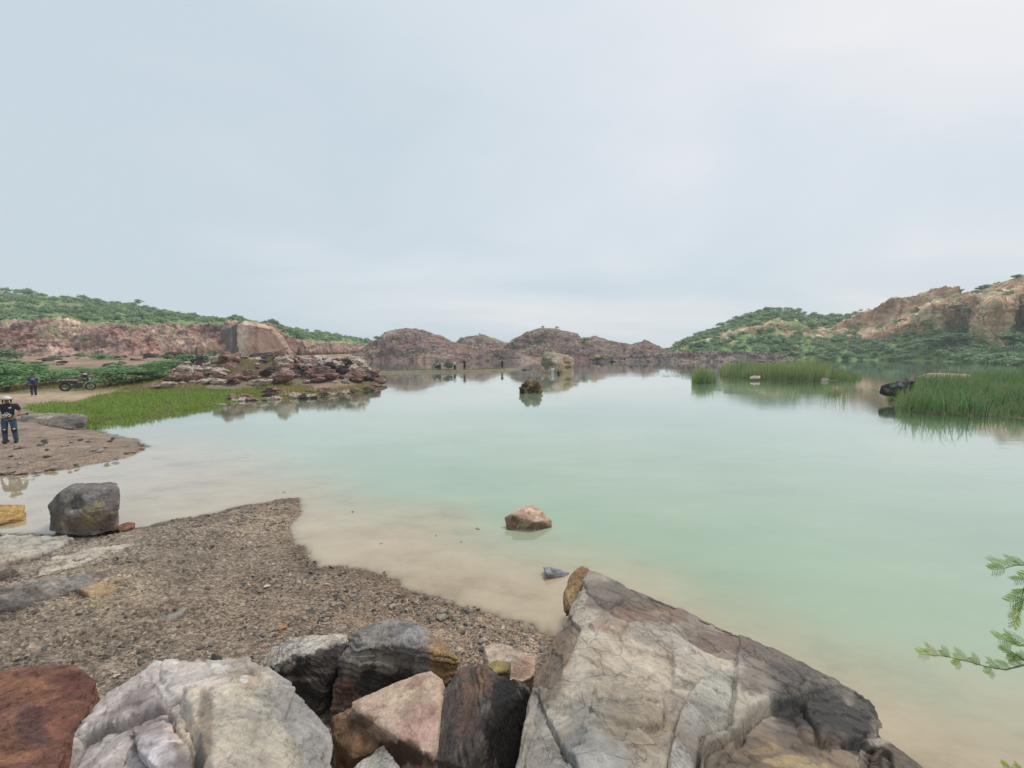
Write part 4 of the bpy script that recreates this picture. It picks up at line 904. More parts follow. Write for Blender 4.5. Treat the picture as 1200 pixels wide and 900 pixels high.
def build_peninsula(mats):
    red_m = rock_mat('peninsula_red_rock', [lin(78, 58, 56), lin(144, 112, 104), lin(188, 158, 146), lin(136, 92, 80)], 1.2, 1.0, streak=3.0, tint=False)
    pale_m = rock_mat('peninsula_pale_rock', [lin(122, 110, 104), lin(190, 172, 160), lin(220, 204, 192), lin(180, 154, 134)], 1.2, 1.0, streak=3.0, tint=False)
    blk_m = rock_mat('peninsula_dark_rock', [lin(38, 34, 34), lin(72, 62, 60), lin(112, 96, 90), lin(84, 58, 52)], 1.2, 1.0, streak=3.0, tint=False)
    M = {'red': red_m, 'pale': pale_m, 'dark': blk_m}
    var = {}
    for c, m in M.items():
        for k in range(4):
            me = rock_variant('%s_rock_mesh' % c, 100 + k + 10 * len(c), 3, 1.0, 1.5); me.materials.append(m); var[(c, k)] = me
    def put(c, px, py, depth, w, h, label, group=None, rz=None, tilt=0.12):
        me = var[(c, rnd.randrange(4))]
        p = PD(px, py, depth)
        o = bpy.data.objects.new('rock', me); COL.objects.link(o)
        o.location = p; o.scale = (w, w * rnd.uniform(0.6, 0.9), h / 0.66)
        o.rotation_euler = (rnd.uniform(-tilt, tilt), rnd.uniform(-tilt, tilt), rnd.uniform(-0.5, 0.5) if rz is None else rz)
        tag(o, label, 'rock', group); return o
    # key rocks (centre pixel, distance, width, height in metres)
    key = [('dark', 300, 423.5, 46, 6.4, 2.0, 'long dark overhanging rock along the crest of the peninsula'),
           ('dark', 266, 425, 46, 3.0, 1.6, 'dark red block at the left end of the peninsula crest'),
           ('dark', 338, 423, 46.5, 4.0, 1.8, 'dark jointed rock at the middle of the peninsula crest'),
           ('red', 364, 422, 46, 3.6, 1.2, 'low red rock on the crest right of the dark one'),
           ('pale', 372, 429, 43, 4.5, 1.1, 'pale pink sloping rock in the middle of the peninsula'),
           ('red', 345, 433, 41, 4.2, 1.2, 'pinkish red rock below the dark crest rock'),
           ('red', 376, 437, 40, 4.0, 1.3, 'broad pinkish rock above the moss patch'),
           ('pale', 396, 426, 44, 2.6, 1.4, 'pale blocky rock right of the peninsula middle'),
           ('pale', 412, 427, 44, 3.6, 1.9, 'big pale cracked block near the peninsula tip'),
           ('pale', 424, 430, 43.6, 2.0, 1.6, 'pale steep rock just left of the peninsula tip'),
           ('red', 418, 440, 41.5, 2.6, 1.4, 'red block below the pale block near the tip'),
           ('red', 436, 441, 43, 2.2, 1.4, 'red brown rock leaning at the peninsula tip'),
           ('red', 445, 447, 42.6, 1.8, 0.7, 'low red rock where the peninsula runs into the water'),
           ('dark', 402, 437, 41.5, 1.8, 1.1, 'black gap stone between the pale and the red blocks'),
           ('red', 268, 435, 39, 2.4, 1.6, 'rusty red boulder above the left end of the moss'),
           ('dark', 240, 427, 50, 3.0, 2.2, 'dark grey boulder left of the peninsula crest'),
           ('pale', 256, 447, 33, 1.5, 0.6, 'pale flat rock on the grass at the left of the peninsula'),
           ('pale', 192, 451, 34, 2.0, 0.6, 'pale flat rock between the bushes and the grass'),
           ('dark', 203, 446, 37, 2.4, 0.8, 'dark flat rock behind the pale flat rock on the grass'),
           ('pale', 222, 442, 38, 1.6, 0.9, 'purple grey stone left of the rusty boulder'),
           ('red', 318, 459, 32, 2.2, 0.8, 'rusty brown rock at the water line under the moss'),
           ('dark', 362, 462, 32.5, 1.4, 0.7, 'black wet rock at the water line below the broad pink rock'),
           ('red', 382, 460, 33.5, 1.8, 0.9, 'red brown rock at the water line right of the black wet one'),
           ('pale', 340, 463, 31.5, 2.0, 0.5, 'flat pale rock at the water line'),
           ('pale', 258, 474.5, 26, 0.9, 0.25, 'flat pale stone lying in the shallow water off the grass')]
    key += [('red', 290, 440, 37.5, 2.6, 1.1, 'rusty red rock in the middle of the weedy hollow of the peninsula'), ('pale', 305, 447, 34.5, 2.0, .8, 'pale rock low in front of the weedy hollow'), ('dark', 316, 437, 39, 2.4, 1.2, 'dark rock at the right side of the weedy hollow'),
            ('red', 331, 442, 37.5, 2.8, 1.2, 'red brown rock above the left part of the moss patch'), ('pale', 280, 431, 41.5, 3.6, 1.5, 'pale slanting rock under the left end of the dark crest'), ('dark', 306, 427, 43.5, 5.2, 2.0, 'thick dark slab under the long overhanging crest rock'), ('pale', 328, 428.5, 43, 3.2, 1.4, 'pale rock between the two dark crest rocks'), ('red', 272, 443, 36, 2.0, .9, 'small red rock left of the weedy hollow')]
    for k in key: put(*k)
    # the many smaller blocks lying on the mound
    n = 0; tries = 0
    while n < 200 and tries < 12000:
        tries += 1
        px = rnd.choice([rnd.uniform(205, 450), rnd.uniform(320, 452)]); dep = rnd.uniform(30, 46)
        p = PZ(px, dep, 0); xs = np.array([p.x]); ys = np.array([p.y])
        h, sa, sb, sl, mo = land(xs, ys)
        if sb[0] < 0.15 or (mo[0] < 0.22 and rnd.random() > 0.05) : continue
        if mo[0] < 0.10 : continue
        ppx, ppy = to_px(xs, ys, h)
        if 318 < ppx[0] < 368 and 446 < ppy[0] < 458 and rnd.random() < 0.85: continue
        w = 0.45 + 2.0 * rnd.random() ** 2.0
        c = rnd.choice(['red', 'red', 'pale', 'pale', 'pale', 'dark'])
        me = var[(c, rnd.randrange(4))]
        o = bpy.data.objects.new('rock', me); COL.objects.link(o)
        o.location = (p.x, p.y, h[0] + w * 0.12); o.scale = (w, w * rnd.uniform(.6, .9), w * rnd.uniform(.5, .95)); o.rotation_euler = (rnd.uniform(-.35, .35), rnd.uniform(-.35, .35), rnd.uniform(0, 6.28))
        tag(o, {'red': 'small red brown rock among the piled rocks of the peninsula', 'pale': 'small pale rock among the piled rocks of the peninsula', 'dark': 'small dark rock among the piled rocks of the peninsula'}[c], 'rock', 'rocks piled on the peninsula')
        n += 1
    edge = [(268, 470), (300, 468.5), (340, 467), (370, 466.5), (395, 463.5), (425, 457.5), (451, 451)]
    for k in range(34):
        t = rnd.random() * 6; i = min(int(t), 5); u = t - i
        px = edge[i][0] * (1 - u) + edge[i + 1][0] * u; py = edge[i][1] * (1 - u) + edge[i + 1][1] * u
        p = PG(px, py - rnd.uniform(-.6, 2.2), 0); w = rnd.uniform(.4, 1.5); c = rnd.choice(['red', 'pale', 'dark', 'dark'])
        o = bpy.data.objects.new('rock', var[(c, rnd.randrange(4))]); COL.objects.link(o); o.location = (p.x, p.y, max(gz(p.x, p.y), 0)); o.scale = (w, w * .7, w * rnd.uniform(.5, .9)); o.rotation_euler = (rnd.uniform(-.2, .2), rnd.uniform(-.2, .2), rnd.uniform(0, 6))
        tag(o, 'wet rock along the water line at the foot of the peninsula', 'rock', 'rocks along the peninsula water line')
    for k in range(30):
        px = rnd.uniform(40, 262); dep = rnd.uniform(55, 102); q = PZ(px, dep, 1); w = rnd.uniform(.5, 2.2)
        o = bpy.data.objects.new('rock', var[(rnd.choice(['dark', 'red', 'dark']), rnd.randrange(4))]); COL.objects.link(o); o.location = (q.x, q.y, gz(q.x, q.y) + .05 * w); o.scale = (w, w * .7, w * rnd.uniform(.5, .9)); o.rotation_euler = (rnd.uniform(-.2, .2), rnd.uniform(-.2, .2), rnd.uniform(0, 6))
        tag(o, 'rubble rock scattered over the red quarry floor', 'rock', 'rubble on the quarry floor')
    # dark stones on the quarry floor
    for (px, py, dep, w, h, lab) in [(58, 423, 70, 5.5, 1.4, 'dark heap of broken rock on the red quarry floor'), (180, 417, 84, 3.5, 1.4, 'dark boulder on the quarry floor before the red cliff'), (205, 415, 92, 4.5, 1.6, 'dark boulder at the foot of the red cliff'), (165, 424, 70, 4.0, 1.0, 'low dark rock above the green bushes'), (140, 426, 62, 1.6, .8, 'small dark rock on the bare red ground'), (36, 432, 48, 2.4, .8, 'dark rock behind the bush beside the walking person')]:
        put('dark', px, py, dep, w, h, lab)
    # stones of the causeway
    for (px, py, dep, w, h, lab) in [(560, 436.3, 69, 1.4, .5, 'dark rock at the front of the causeway'), (539, 436.5, 68.5, 1.8, .4, 'dark rock low on the causeway beside the standing person'), (619, 434.5, 76, 3.0, .8, 'dark rock at the far end of the causeway'), (608, 435.3, 76, 3.6, .4, 'flat rock at the far end of the causeway'), (763, 441, 58, 0.7, .3, 'tiny dark rock alone in the open lake')]:
        put('dark', px, py, dep, w, h, lab)

def chips(n, region, size, flat=0.35):
    """many small stones in one mesh: returns verts, faces, colour per vertex"""

def build_gravel(mats):
    # templates
    T = []
    for s in range(10):
        r = random.Random(50 + s); pts = []
        for k in range(9):
            v = Vector((r.gauss(0, 1), r.gauss(0, 1), r.gauss(0, 1))).normalized() * r.uniform(.8, 1)
            pts.append((v.x * .5, v.y * .36, v.z * .2))
        bm = hull_bm([Vector(p) for p in pts]); bmesh.ops.triangulate(bm, faces=bm.faces)
        bm.verts.ensure_lookup_table(); bm.verts.index_update()
        T.append((np.array([v.co[:] for v in bm.verts], np.float32), np.array([[v.index for v in f.verts] for f in bm.faces], np.int32))); bm.free()
    # candidate positions by area in front of the camera
    N = 120000
    rr = np.exp(rng.uniform(math.log(2.2), math.log(15), N)); aa = rng.uniform(math.radians(-60), math.radians(25), N)
    x = rr * np.sin(aa); y = rr * np.cos(aa)
    h, sa, sb, sl, mo = land(x, y)
    dens = fbm(np.stack([x, y, 0 * x], 1) * 0.8, 3)
    keep = ((sa > -0.06) | ((sb > -0.1) & (rr > 8))) & (rng.random(N) < 0.55 + 0.9 * dens) & (rr < 15)
    x, y, h, rr, sa = x[keep], y[keep], h[keep], rr[keep], sa[keep]
    N = len(x)
    size = np.exp(rng.normal(math.log(0.0155), 0.62, N)) * (0.75 + 0.09 * rr)
    size = np.clip(size, 0.007, 0.13)
    pal = np.array([lin(*c) for c in [(106, 98, 90), (134, 122, 110), (150, 138, 124), (120, 102, 88), (96, 92, 90), (166, 152, 136), (140, 116, 98), (124, 118, 114), (182, 170, 156), (112, 104, 96)]], np.float32)
    V, Fc, C = [], [], []; off = 0
    tid = rng.integers(0, len(T), N); ci = rng.integers(0, len(pal), N)
    for k, (tv, tf) in enumerate(T):
        s = np.where(tid == k)[0]; m = len(s)
        yaw = rng.uniform(0, 6.28, m); t1 = rng.normal(0, .25, m); t2 = rng.normal(0, .25, m)
        v = tv[None] * size[s][:, None, None] * np.stack([np.ones(m), rng.uniform(.7, 1.3, m), rng.uniform(.7, 1.6, m)], 1)[:, None, :]
        z = v[..., 2] + v[..., 0] * t1[:, None] + v[..., 1] * t2[:, None]
        c, sn = np.cos(yaw)[:, None], np.sin(yaw)[:, None]
        vx = v[..., 0] * c - v[..., 1] * sn; vy = v[..., 0] * sn + v[..., 1] * c
        P = np.stack([vx + x[s][:, None], vy + y[s][:, None], z + h[s][:, None] + (size[s] * 0.08)[:, None] + 0.006], -1)
        V.append(P.reshape(-1, 3)); nv = len(tv)
        Fc.append((tf[None] + (np.arange(m) * nv)[:, None, None] + off).reshape(-1, 3)); off += m * nv
        cc = pal[ci[s]] * rng.uniform(.8, 1.2, (m, 1)); C.append(np.repeat(cc, nv, 0))
    me = np_mesh('gravel', np.concatenate(V), np.concatenate(Fc), smooth=False)
    C = np.concatenate(C); set_attr(me, 'soil', np.concatenate([C, np.ones((len(C), 1))], 1), 'FLOAT_COLOR')
    t = NT('gravel_chips'); at = t.n('ShaderNodeAttribute', attribute_name='soil'); g = t.n('ShaderNodeTexCoord').outputs['Object']
    nz = t.noise(g, 90, 4, .7)
    base = t.mix(0.7, at.outputs['Color'], t.ramp(nz.outputs[0], [(.3, (.6, .6, .6)), (.7, (1.35, 1.35, 1.35))]), 'MULTIPLY')
    p = t.principled(Base_Color=base, Roughness=.8, Normal=t.bump(nz.outputs[0], .5, .004)); p.inputs['Specular IOR Level'].default_value = .3
    o = link('gravel', me, t.out(p.outputs[0])); tag(o, 'brown and grey slaty gravel chips covering the near beach', 'gravel', kind='stuff')
    # stones one can count
    var = {}
    for c, key in (('pale', 'slab'), ('dark', 'grey'), ('orange', 'ochre'), ('pink', 'pink')):
        for k in range(3):
            me = rock_variant('%s_stone_mesh' % c, 300 + k + 7 * len(c), 2, 0.8, 0.6)
            m = STONE_M[c]; me.materials.append(m); var[(c, k)] = me
    def stone(c, px, py, w, label, group=None, dz=0.0, cat='stone'):
        p = PG(px, py, 0.2)
        for _ in range(6): p = PG(px, py, gz(p.x, p.y) + 0.03)
        o = bpy.data.objects.new('stone', var[(c, rnd.randrange(3))]); COL.objects.link(o)
        o.location = (p.x, p.y, p.z - 0.03 + w * 0.12 + dz); o.scale = (w, w * rnd.uniform(.75, 1.1), w * rnd.uniform(.7, 1.1)); o.rotation_euler = (rnd.uniform(-.2, .2), rnd.uniform(-.2, .2), rnd.uniform(0, 6.28))
        tag(o, label, cat, group)
    for a in [('orange', 331, 735, .11, 'orange stone on the gravel left of the pale stone cluster'), ('pink', 310, 755, .09, 'pinkish stone on the gravel just above the wedge boulder'), ('pale', 358, 712, .12, 'largest pale stone of the little cluster on the beach'), ('pale', 381, 713, .09, 'pale stone at the right of the little cluster'),
              ('pale', 202, 738, .13, 'tan round stone on the gravel above the white boulder'), ('pale', 178, 753, .10, 'pale stone below the tan round stone'), ('pale', 270, 693, .13, 'flat pinkish grey stone in the middle of the gravel'), ('pale', 297, 656, .14, 'pale flat stone near the tip of the beach'),
              ('pale', 168, 654, .17, 'long pale flat stone on the gravel right of the lone boulder'), ('pale', 190, 683, .15, 'pale sliver of slate lying on the gravel'), ('pale', 205, 768, .12, 'grey stone leaning on the back of the white boulder'), ('dark', 252, 770, .15, 'black slate stone behind the white boulder'),
              ('pale', 520, 715, .13, 'tan stone at the edge of the brown water'), ('pale', 518, 722, .16, 'long tan stone beside the one at the water edge'), ('pale', 402, 736, .14, 'pale flat stone just behind the crusted boulder'), ('dark', 398, 672, .10, 'dark stone on the shore line'), ('dark', 500, 700, .10, 'dark wet stone on the shore line near the tan stones')]:
        stone(*a)
    for a in [('pale', 447, 637, .07, 'white flecked stone showing in the brown shallows'), ('dark', 413, 600, .07, 'tiny dark stone in the shallows off the beach tip'), ('pale', 560, 620, .12, 'pale brown stone just above the water left of the tan rock'), ('dark', 511, 628, .05, 'tiny black stone in the middle of the brown shallows'),
              ('pale', 541, 635, .07, 'pale stone in the shallows below the pale brown one'), ('dark', 450, 671, .08, 'dark stone awash close to the shore'), ('pale', 333, 577, .10, 'small stone in the water off the beach tip')]:
        p = PG(a[1], a[2], 0.0); w = a[3]
        o = bpy.data.objects.new('stone', var[(a[0], rnd.randrange(3))]); COL.objects.link(o); o.location = (p.x, p.y, 0.0); o.scale = (w, w * .8, w * .8); o.rotation_euler = (0, 0, rnd.uniform(0, 6)); tag(o, a[4], 'stone')
    for k in range(16):
        stone('pale', 366 + rnd.gauss(0, 16), 712 + rnd.gauss(0, 7), rnd.uniform(.035, .085), 'pale stone in the little cluster of pale stones on the beach', 'pale stone cluster on the beach')
    TWM = simple_mat('dry_twig', lin(92, 78, 64), .9)
    for (px, py, ln, an, lab) in [(243, 737, .16, .6, 'thin dry twig lying on the gravel right of the tan round stone'), (120, 770, .14, -.4, 'short dry twig on the gravel above the rusty boulder'), (300, 700, .12, 1.2, 'dry twig on the open gravel near the middle of the beach'), (470, 700, .18, .2, 'dry twig washed up at the edge of the brown water'), (60, 750, .2, .9, 'crooked dry twig on the gravel at the left of the beach')]:
        p = GP(px, py, .014); dx, dy = math.cos(an) * ln / 2, math.sin(an) * ln / 2; v, f = tube_geo([([(-dx, -dy, 0), (0, .01, .012), (dx, dy, .004)], [.005, .0045, .002]), ([(0, .01, .012), (dx * .4 - dy * .4, dy * .4 + dx * .4, .02)], [.003, .0015])], 5)
        tag(link('twig', np_mesh('twig', v, f), TWM, loc=p), lab, 'twig')
    for k in range(95):
        while True:
            px = rnd.uniform(0, 640); py = rnd.uniform(600, 770)
            p = PG(px, py, .15); s = float(poly_sd(np.array([p.x]), np.array([p.y]), LAND_A)[0])
            if s > 0.1 and (k % 3 or (340 < px < 420 and py > 690)): break
        stone(rnd.choice(['pale', 'pale', 'dark', 'pink']), px, py, rnd.uniform(.045, .10), 'palm sized stone lying loose on the near gravel beach', 'loose stones on the gravel beach')
    for k in range(40):
        px = rnd.uniform(0, 165); py = rnd.uniform(510, 552); p = PG(px, py, .12)
        if float(poly_sd(np.array([p.x]), np.array([p.y]), LAND_B)[0]) < 0.05: continue
        stone(rnd.choice(['pale', 'dark', 'pink']), px, py, rnd.uniform(.1, .28), 'flat slaty stone on the gravel spit below the person', 'flat stones on the gravel spit')
    for k in range(34):                # edge of broken slate along the spit
        t = rnd.random(); pts = [(0, 556), (60, 552), (110, 544), (150, 534), (168, 524), (160, 516)]
        i = min(int(t * 5), 4); u = t * 5 - i
        px = pts[i][0] * (1 - u) + pts[i + 1][0] * u; py = pts[i][1] * (1 - u) + pts[i + 1][1] * u
        stone(rnd.choice(['pink', 'dark', 'pale']), px + rnd.uniform(-3, 1), py + rnd.uniform(-3, .5), rnd.uniform(.08, .24), 'broken slate stone along the water line of the spit', 'slate stones along the spit edge')

# ------------------------------------------------------------------ vegetation
def leaf_mat(name, a, b, trans=0.3, rough=0.6, dead=None):
    t = NT(name); g = t.n('ShaderNodeTexCoord').outputs['Object']; oi = t.n('ShaderNodeObjectInfo')
    at = t.n('ShaderNodeAttribute', attribute_name='shade')
    f = t.math('ADD', t.math('MULTIPLY', at.outputs['Fac'], 0.75), t.math('MULTIPLY', oi.outputs['Random'], 0.25))
    c = t.ramp(f, [(0.1, a), (0.72 if dead else 0.9, b)] + ([(0.9, dead)] if dead else []))
    d = t.principled(Base_Color=c, Roughness=rough); d.inputs['Specular IOR Level'].default_value = 0.25
    tr = t.n('ShaderNodeBsdfTranslucent'); t.t.links.new(c, tr.inputs['Color'])
    mx = t.n('ShaderNodeMixShader', ins={0: trans}); t.t.links.new(d.outputs[0], mx.inputs[1]); t.t.links.new(tr.outputs[0], mx.inputs[2])
    return t.out(mx.outputs[0])

def leaf_quads(cen, nor, w, l, seed=0):
    """cards of leaves: cen (n,3), nor (n,3), width, length arrays"""
    r = np.random.default_rng(seed); n = len(cen)
    a = r.normal(size=(n, 3)); a -= nor * (a * nor).sum(1, keepdims=True); a /= np.linalg.norm(a, axis=1, keepdims=True) + 1e-9
    b = np.cross(nor, a)
    a = a * (np.asarray(l) / 2)[:, None]; b = b * (np.asarray(w) / 2)[:, None]
    V = np.stack([cen - a, cen + b * 1.0 - a * 0.1, cen + a, cen - b * 1.0 - a * 0.1], 1).reshape(-1, 3)
    Fc = np.arange(n * 4).reshape(n, 4)
    return V, Fc

def shrub_geo(seed, nleaf, leaf, wide=1.0, high=0.55, lobes=9, flat=True):
    """crown of leaf clumps inside an uneven, flat topped outline; unit width 1"""
    r = np.random.default_rng(seed)
    c = []
    for k in range(lobes):
        a = r.uniform(0, 6.28); d = r.uniform(0.05, 0.38) ** 0.8 * 0.8
        c.append((d * math.cos(a), d * math.sin(a), high * r.uniform(0.3, 0.85) * (1.15 - d), r.uniform(0.11, 0.24)))
    c = np.array(c)
    k = r.integers(0, lobes, nleaf)
    v = r.normal(size=(nleaf, 3)); v /= np.linalg.norm(v, axis=1, keepdims=True)
    rad = c[k, 3] * r.uniform(0.35, 1.08, nleaf) ** 0.6
    P = c[k, :3] + v * rad[:, None] * np.array([1.25, 1.25, 0.6 if flat else 1.0])
    P[:, 2] = np.maximum(P[:, 2], 0.02)
    nor = v * 0.7 + np.array([0, 0, 0.8]) + r.normal(size=(nleaf, 3)) * 0.35; nor /= np.linalg.norm(nor, axis=1, keepdims=True)
    lw = leaf * r.uniform(0.6, 1.4, nleaf)
    V, Fc = leaf_quads(P, nor, lw * 0.55, lw * 1.3, seed)
    sh = np.clip(0.45 + 0.18 * r.normal(size=nleaf) + 0.35 * (r.random(lobes)[k] - 0.5), 0, 1)
    return V, Fc, np.repeat(sh, 4), c

def tube_geo(paths, sides=5):
    """paths: list of (points, radii); returns verts, quads"""
    V, Fc = [], []; off = 0
    for pts, rad in paths:
        pts = [Vector(p) for p in pts]; n = len(pts)
        for i, p in enumerate(pts):
            d = (pts[min(i + 1, n - 1)] - pts[max(i - 1, 0)]).normalized()
            u = d.cross(Vector((0.31, 0.2, 0.93)));
            if u.length < 1e-3: u = d.cross(Vector((1, 0, 0)))
            u.normalize(); w = d.cross(u)
            for k in range(sides):
                a = 2 * math.pi * k / sides
                V.append(p + (u * math.cos(a) + w * math.sin(a)) * rad[i])
        for i in range(n - 1):
            for k in range(sides):
                k2 = (k + 1) % sides
                Fc.append((off + i * sides + k, off + i * sides + k2, off + (i + 1) * sides + k2, off + (i + 1) * sides + k))
        off += n * sides
    return np.array([tuple(v) for v in V], np.float32), np.array(Fc, np.int32)

def stem_paths(c, r, base_r=0.02):
    P = []
    for (x, y, z, rr) in c[:7]:
        P.append(([(r.uniform(-.03, .03), r.uniform(-.03, .03), -0.03), (x * .35, y * .35, z * .55), (x, y, z)], [base_r, base_r * .6, base_r * .25]))
    return P

def build_vegetation():
    GL = leaf_mat('scrub_leaves', lin(104, 134, 96), lin(172, 192, 146)); GD = leaf_mat('dark_scrub_leaves', lin(78, 112, 78), lin(142, 170, 120))
    GB = leaf_mat('bright_bush_leaves', lin(92, 134, 84), lin(152, 186, 126)); BARK = simple_mat('bark', lin(92, 78, 64), .9)
    # --- shrubs on the hills
    def variants(name, mat, seeds, nleaf, leaf, **kw):
        out = []
        for s in seeds:
            V, Fc, sh, c = shrub_geo(s, nleaf, leaf, **kw); me = np_mesh(name, V, Fc, False); set_attr(me, 'shade', sh); me.materials.append(mat)
            sv, sf = tube_geo(stem_paths(c, random.Random(s)), 4); st = np_mesh(name + '_stem', sv, sf); st.materials.append(BARK)
            out.append((me, st, V, Fc, sh))
        return out
    VL = variants('hill_shrub_crown', GL, range(1, 6), 260, 0.14); VD = variants('hill_shrub_dark_crown', GD, range(6, 11), 260, 0.14)
    BV = [(VL[k][0], VL[k][1]) for k in range(2)] + [(VD[k][0], VD[k][1]) for k in range(2)]
    def scatter(hill, count, indiv, weight, sizes, label, group, seed, dark=0.4):
        G, N, veg, vp, us = HILLS[hill]; r = np.random.default_rng(seed)
        nv, nu = veg.shape
        w = weight(veg, vp[:, None] * np.ones((1, nu)), us[None, :] * np.ones((nv, 1)), np.abs(N[..., 2])).ravel()
        # even out by area
        du = np.linalg.norm(np.gradient(G, axis=1), axis=-1); dv = np.linalg.norm(np.gradient(G, axis=0), axis=-1)
        w = w * (du * dv).ravel(); w /= w.sum()
        ids = r.choice(len(w), count, replace=False, p=w)
        P = G.reshape(-1, 3)[ids]; s = r.uniform(sizes[0], sizes[1], count) * r.choice([0.55, 0.8, 1.0, 1.2, 1.7], count)
        px, py = to_px(P[:, 0], P[:, 1], P[:, 2]); vis = s / P[:, 1] * ((px > -20) & (px < 1220))
        order = np.argsort(-vis)
        V, Fc, S = [], [], []; off = 0
        for rank, i in enumerate(order):
            fam = VD if r.random() < dark else VL
            me, st, tv, tf, sh = fam[r.integers(0, 5)]; yaw = r.uniform(0, 6.28); zz = r.uniform(.8, 1.25)
            if rank < indiv and vis[i] > 0:
                o = empty('shrub', P[i] - np.array([0, 0, 0.05 * s[i]]), label[0 if fam is VL else 1], 'shrub', group, yaw); o.scale = (s[i], s[i], s[i] * zz)
                link('crown', me, parent=o); link('stem', st, parent=o)
            else:
                c, sn = math.cos(yaw), math.sin(yaw)
                q = np.stack([tv[:, 0] * c - tv[:, 1] * sn, tv[:, 0] * sn + tv[:, 1] * c, tv[:, 2] * zz], 1) * s[i] + P[i]
                V.append(q); Fc.append(tf + off); off += len(tv); S.append(sh)
        if V:
            me = np_mesh('scrub', np.concatenate(V), np.concatenate(Fc), False); set_attr(me, 'shade', np.concatenate(S))
            o = link('scrub', me, GL if dark < 0.5 else GD)
            tag(o, label[2], 'scrub', kind='stuff')
    bell = lambda x, c, w: np.exp(-((x - c) / w) ** 2)
    scatter('hill_left', 1350, 75, lambda veg, v, u, up: (sstep(0.45, 0.7, veg) ** 1.5 + 0.04) * (sstep(2.05, 2.5, v) * sstep(5.15, 4.9, v)) * (u > -200) + 0.010 * (v > 0.9) * (v < 2.0), (1.8, 3.9),
            ['pale green thorn shrub on the red left hillside', 'dark green thorn shrub on the red left hillside', 'dense low scrub covering the top of the left hill'], 'shrubs on the left hill', 21, 0.35)
    scatter('hill_right', 1000, 120, lambda veg, v, u, up: (sstep(0.3, 0.7, veg) + 0.10) * (1.2 * (v < 0.98) * (v > 0.08) + 0.35 * (v > 2.2) * (v < 2.9) + 0.25 * bell(v, 3.0, 0.06) + 0.8 * sstep(3.9, 4.02, v) * (v < 4.3) * (u > 1125)) * (u < 1330), (1.5, 3.4),
            ['pale green shrub on the slope under the right cliffs', 'dark green shrub on the slope under the right cliffs', 'thick green scrub on the slopes of the right hill'], 'shrubs on the right hill', 22, 0.28)
    scatter('hill_far_right', 1100, 70, lambda veg, v, u, up: (sstep(0.35, 0.75, veg) + 0.10) * (v > 0.1) * (v < 5.05) * (u < 1060) * (1 - 0.92 * bell(v, 2.5, 0.6)), (1.8, 3.8),
            ['pale green shrub on the far green hill', 'dark green shrub on the far green hill', 'green scrub covering the far hill'], 'shrubs on the far right hill', 23, 0.35)
    for hn, cnt in (('hill_waste_mound_front', 14), ('hill_waste_mound_red', 34), ('hill_waste_mound_grey', 36), ('hill_waste_mound_back', 8)):
        scatter(hn, cnt, 0, lambda veg, v, u, up: (v > 0.4) * (v < 3.05) * (0.05 + veg), (1.0, 2.2), ['', '', 'thin scrub dotted over a quarry waste mound'], '', 40 + cnt, 0.4)
    # trees that stand out on the skyline or cliffs
    def tree(px, py, dep, w, h, label, seed, mat=GD, group=None):
        p = PD(px, py, dep)
        o = empty('tree', p, label, 'tree', group)
        V, Fc, sh, c = shrub_geo(seed, 900, 0.085, high=1.0, lobes=12); V = V * np.array([w, w, h * 0.75]) + np.array([0, 0, h * 0.22])
        me = np_mesh('crown', V, Fc, False); set_attr(me, 'shade', sh); link('crown', me, mat, o)
        r = random.Random(seed); P = [([(0, 0, -.5), (0.02 * w, 0, h * .25), (0.05 * w, 0, h * .4)], [.05 * h * .5, .04 * h * .5, .03 * h * .5])]
        for (x, y, z, rr) in c: P.append(([(0.04 * w, 0, h * .35), (x * w * .5, y * w * .5, z * h * .6 + h * .2), (x * w, y * w, z * h * .75 + h * .22)], [.012 * h, .008 * h, .004 * h]))
        v, f = tube_geo(P, 5); link('trunk', np_mesh('trunk', v, f), BARK, o)
    tree(1193, 328, 172, 5, 2.6, 'dark tree on the skyline at the top of the right hill', 71)
    tree(1140, 358, 176, 8, 5, 'dark tree in the notch between the two right cliffs', 72)
    tree(1074, 371, 176, 5, 4.5, 'small dark tree on the ledge of the lower right cliff', 73)
    tree(1055, 384, 186, 7, 5.5, 'bushy tree at the left end of the lower right cliff', 74)
    tree(1135, 372, 160, 6, 4, 'dark bush growing in the cleft of the right cliff', 75)
    tree(1187, 408, 130, 11, 6, 'dark spreading tree at the foot of the right cliff by the picture edge', 76)
    tree(1120, 407, 150, 12, 6, 'wide dark tree at the foot of the right cliff', 77)
    tree(1088, 408, 155, 9, 4.5, 'pale green tree left of the wide one under the right cliff', 78, GL)
    tree(1024, 423, 160, 4.2, 4.2, 'round dark bush at the water under the right hill', 79)
    tree(1009, 366, 209, 2.4, 1.7, 'lone little tree on the sloping cliff edge', 80)
    tree(162, 359, 246, 6, 4.5, 'lone tree on the skyline of the left hill', 81)
    tree(1152, 345, 181, 8, 2.8, 'low spreading tree behind the right cliff crest', 82, GL)
    tree(1172, 340, 178, 8, 2.8, 'pale low spreading tree near the top of the right hill', 83, GL)
    # --- bushes on the left flat
    def bush(px, py, dep, w, h, label, seed, mat=GB, n=2600, leaf=0.05):
        p = PD(px, py, dep)
        o = empty('bush', (p.x, p.y, gz(p.x, p.y) - .03), label, 'bush', 'bushes on the left flat')
        V, Fc, sh, c = shrub_geo(seed, n, leaf, high=1.0, lobes=16); V = V * np.array([w, w, h])
        me = np_mesh('crown', V, Fc, False); set_attr(me, 'shade', sh); link('crown', me, mat, o)
        v, f = tube_geo([([(a * w, b * w, c_ * h) for a, b, c_ in pp], [q * w * .4 for q in rr]) for pp, rr in stem_paths(c, random.Random(seed))], 4); link('stem', np_mesh('stem', v, f), BARK, o)
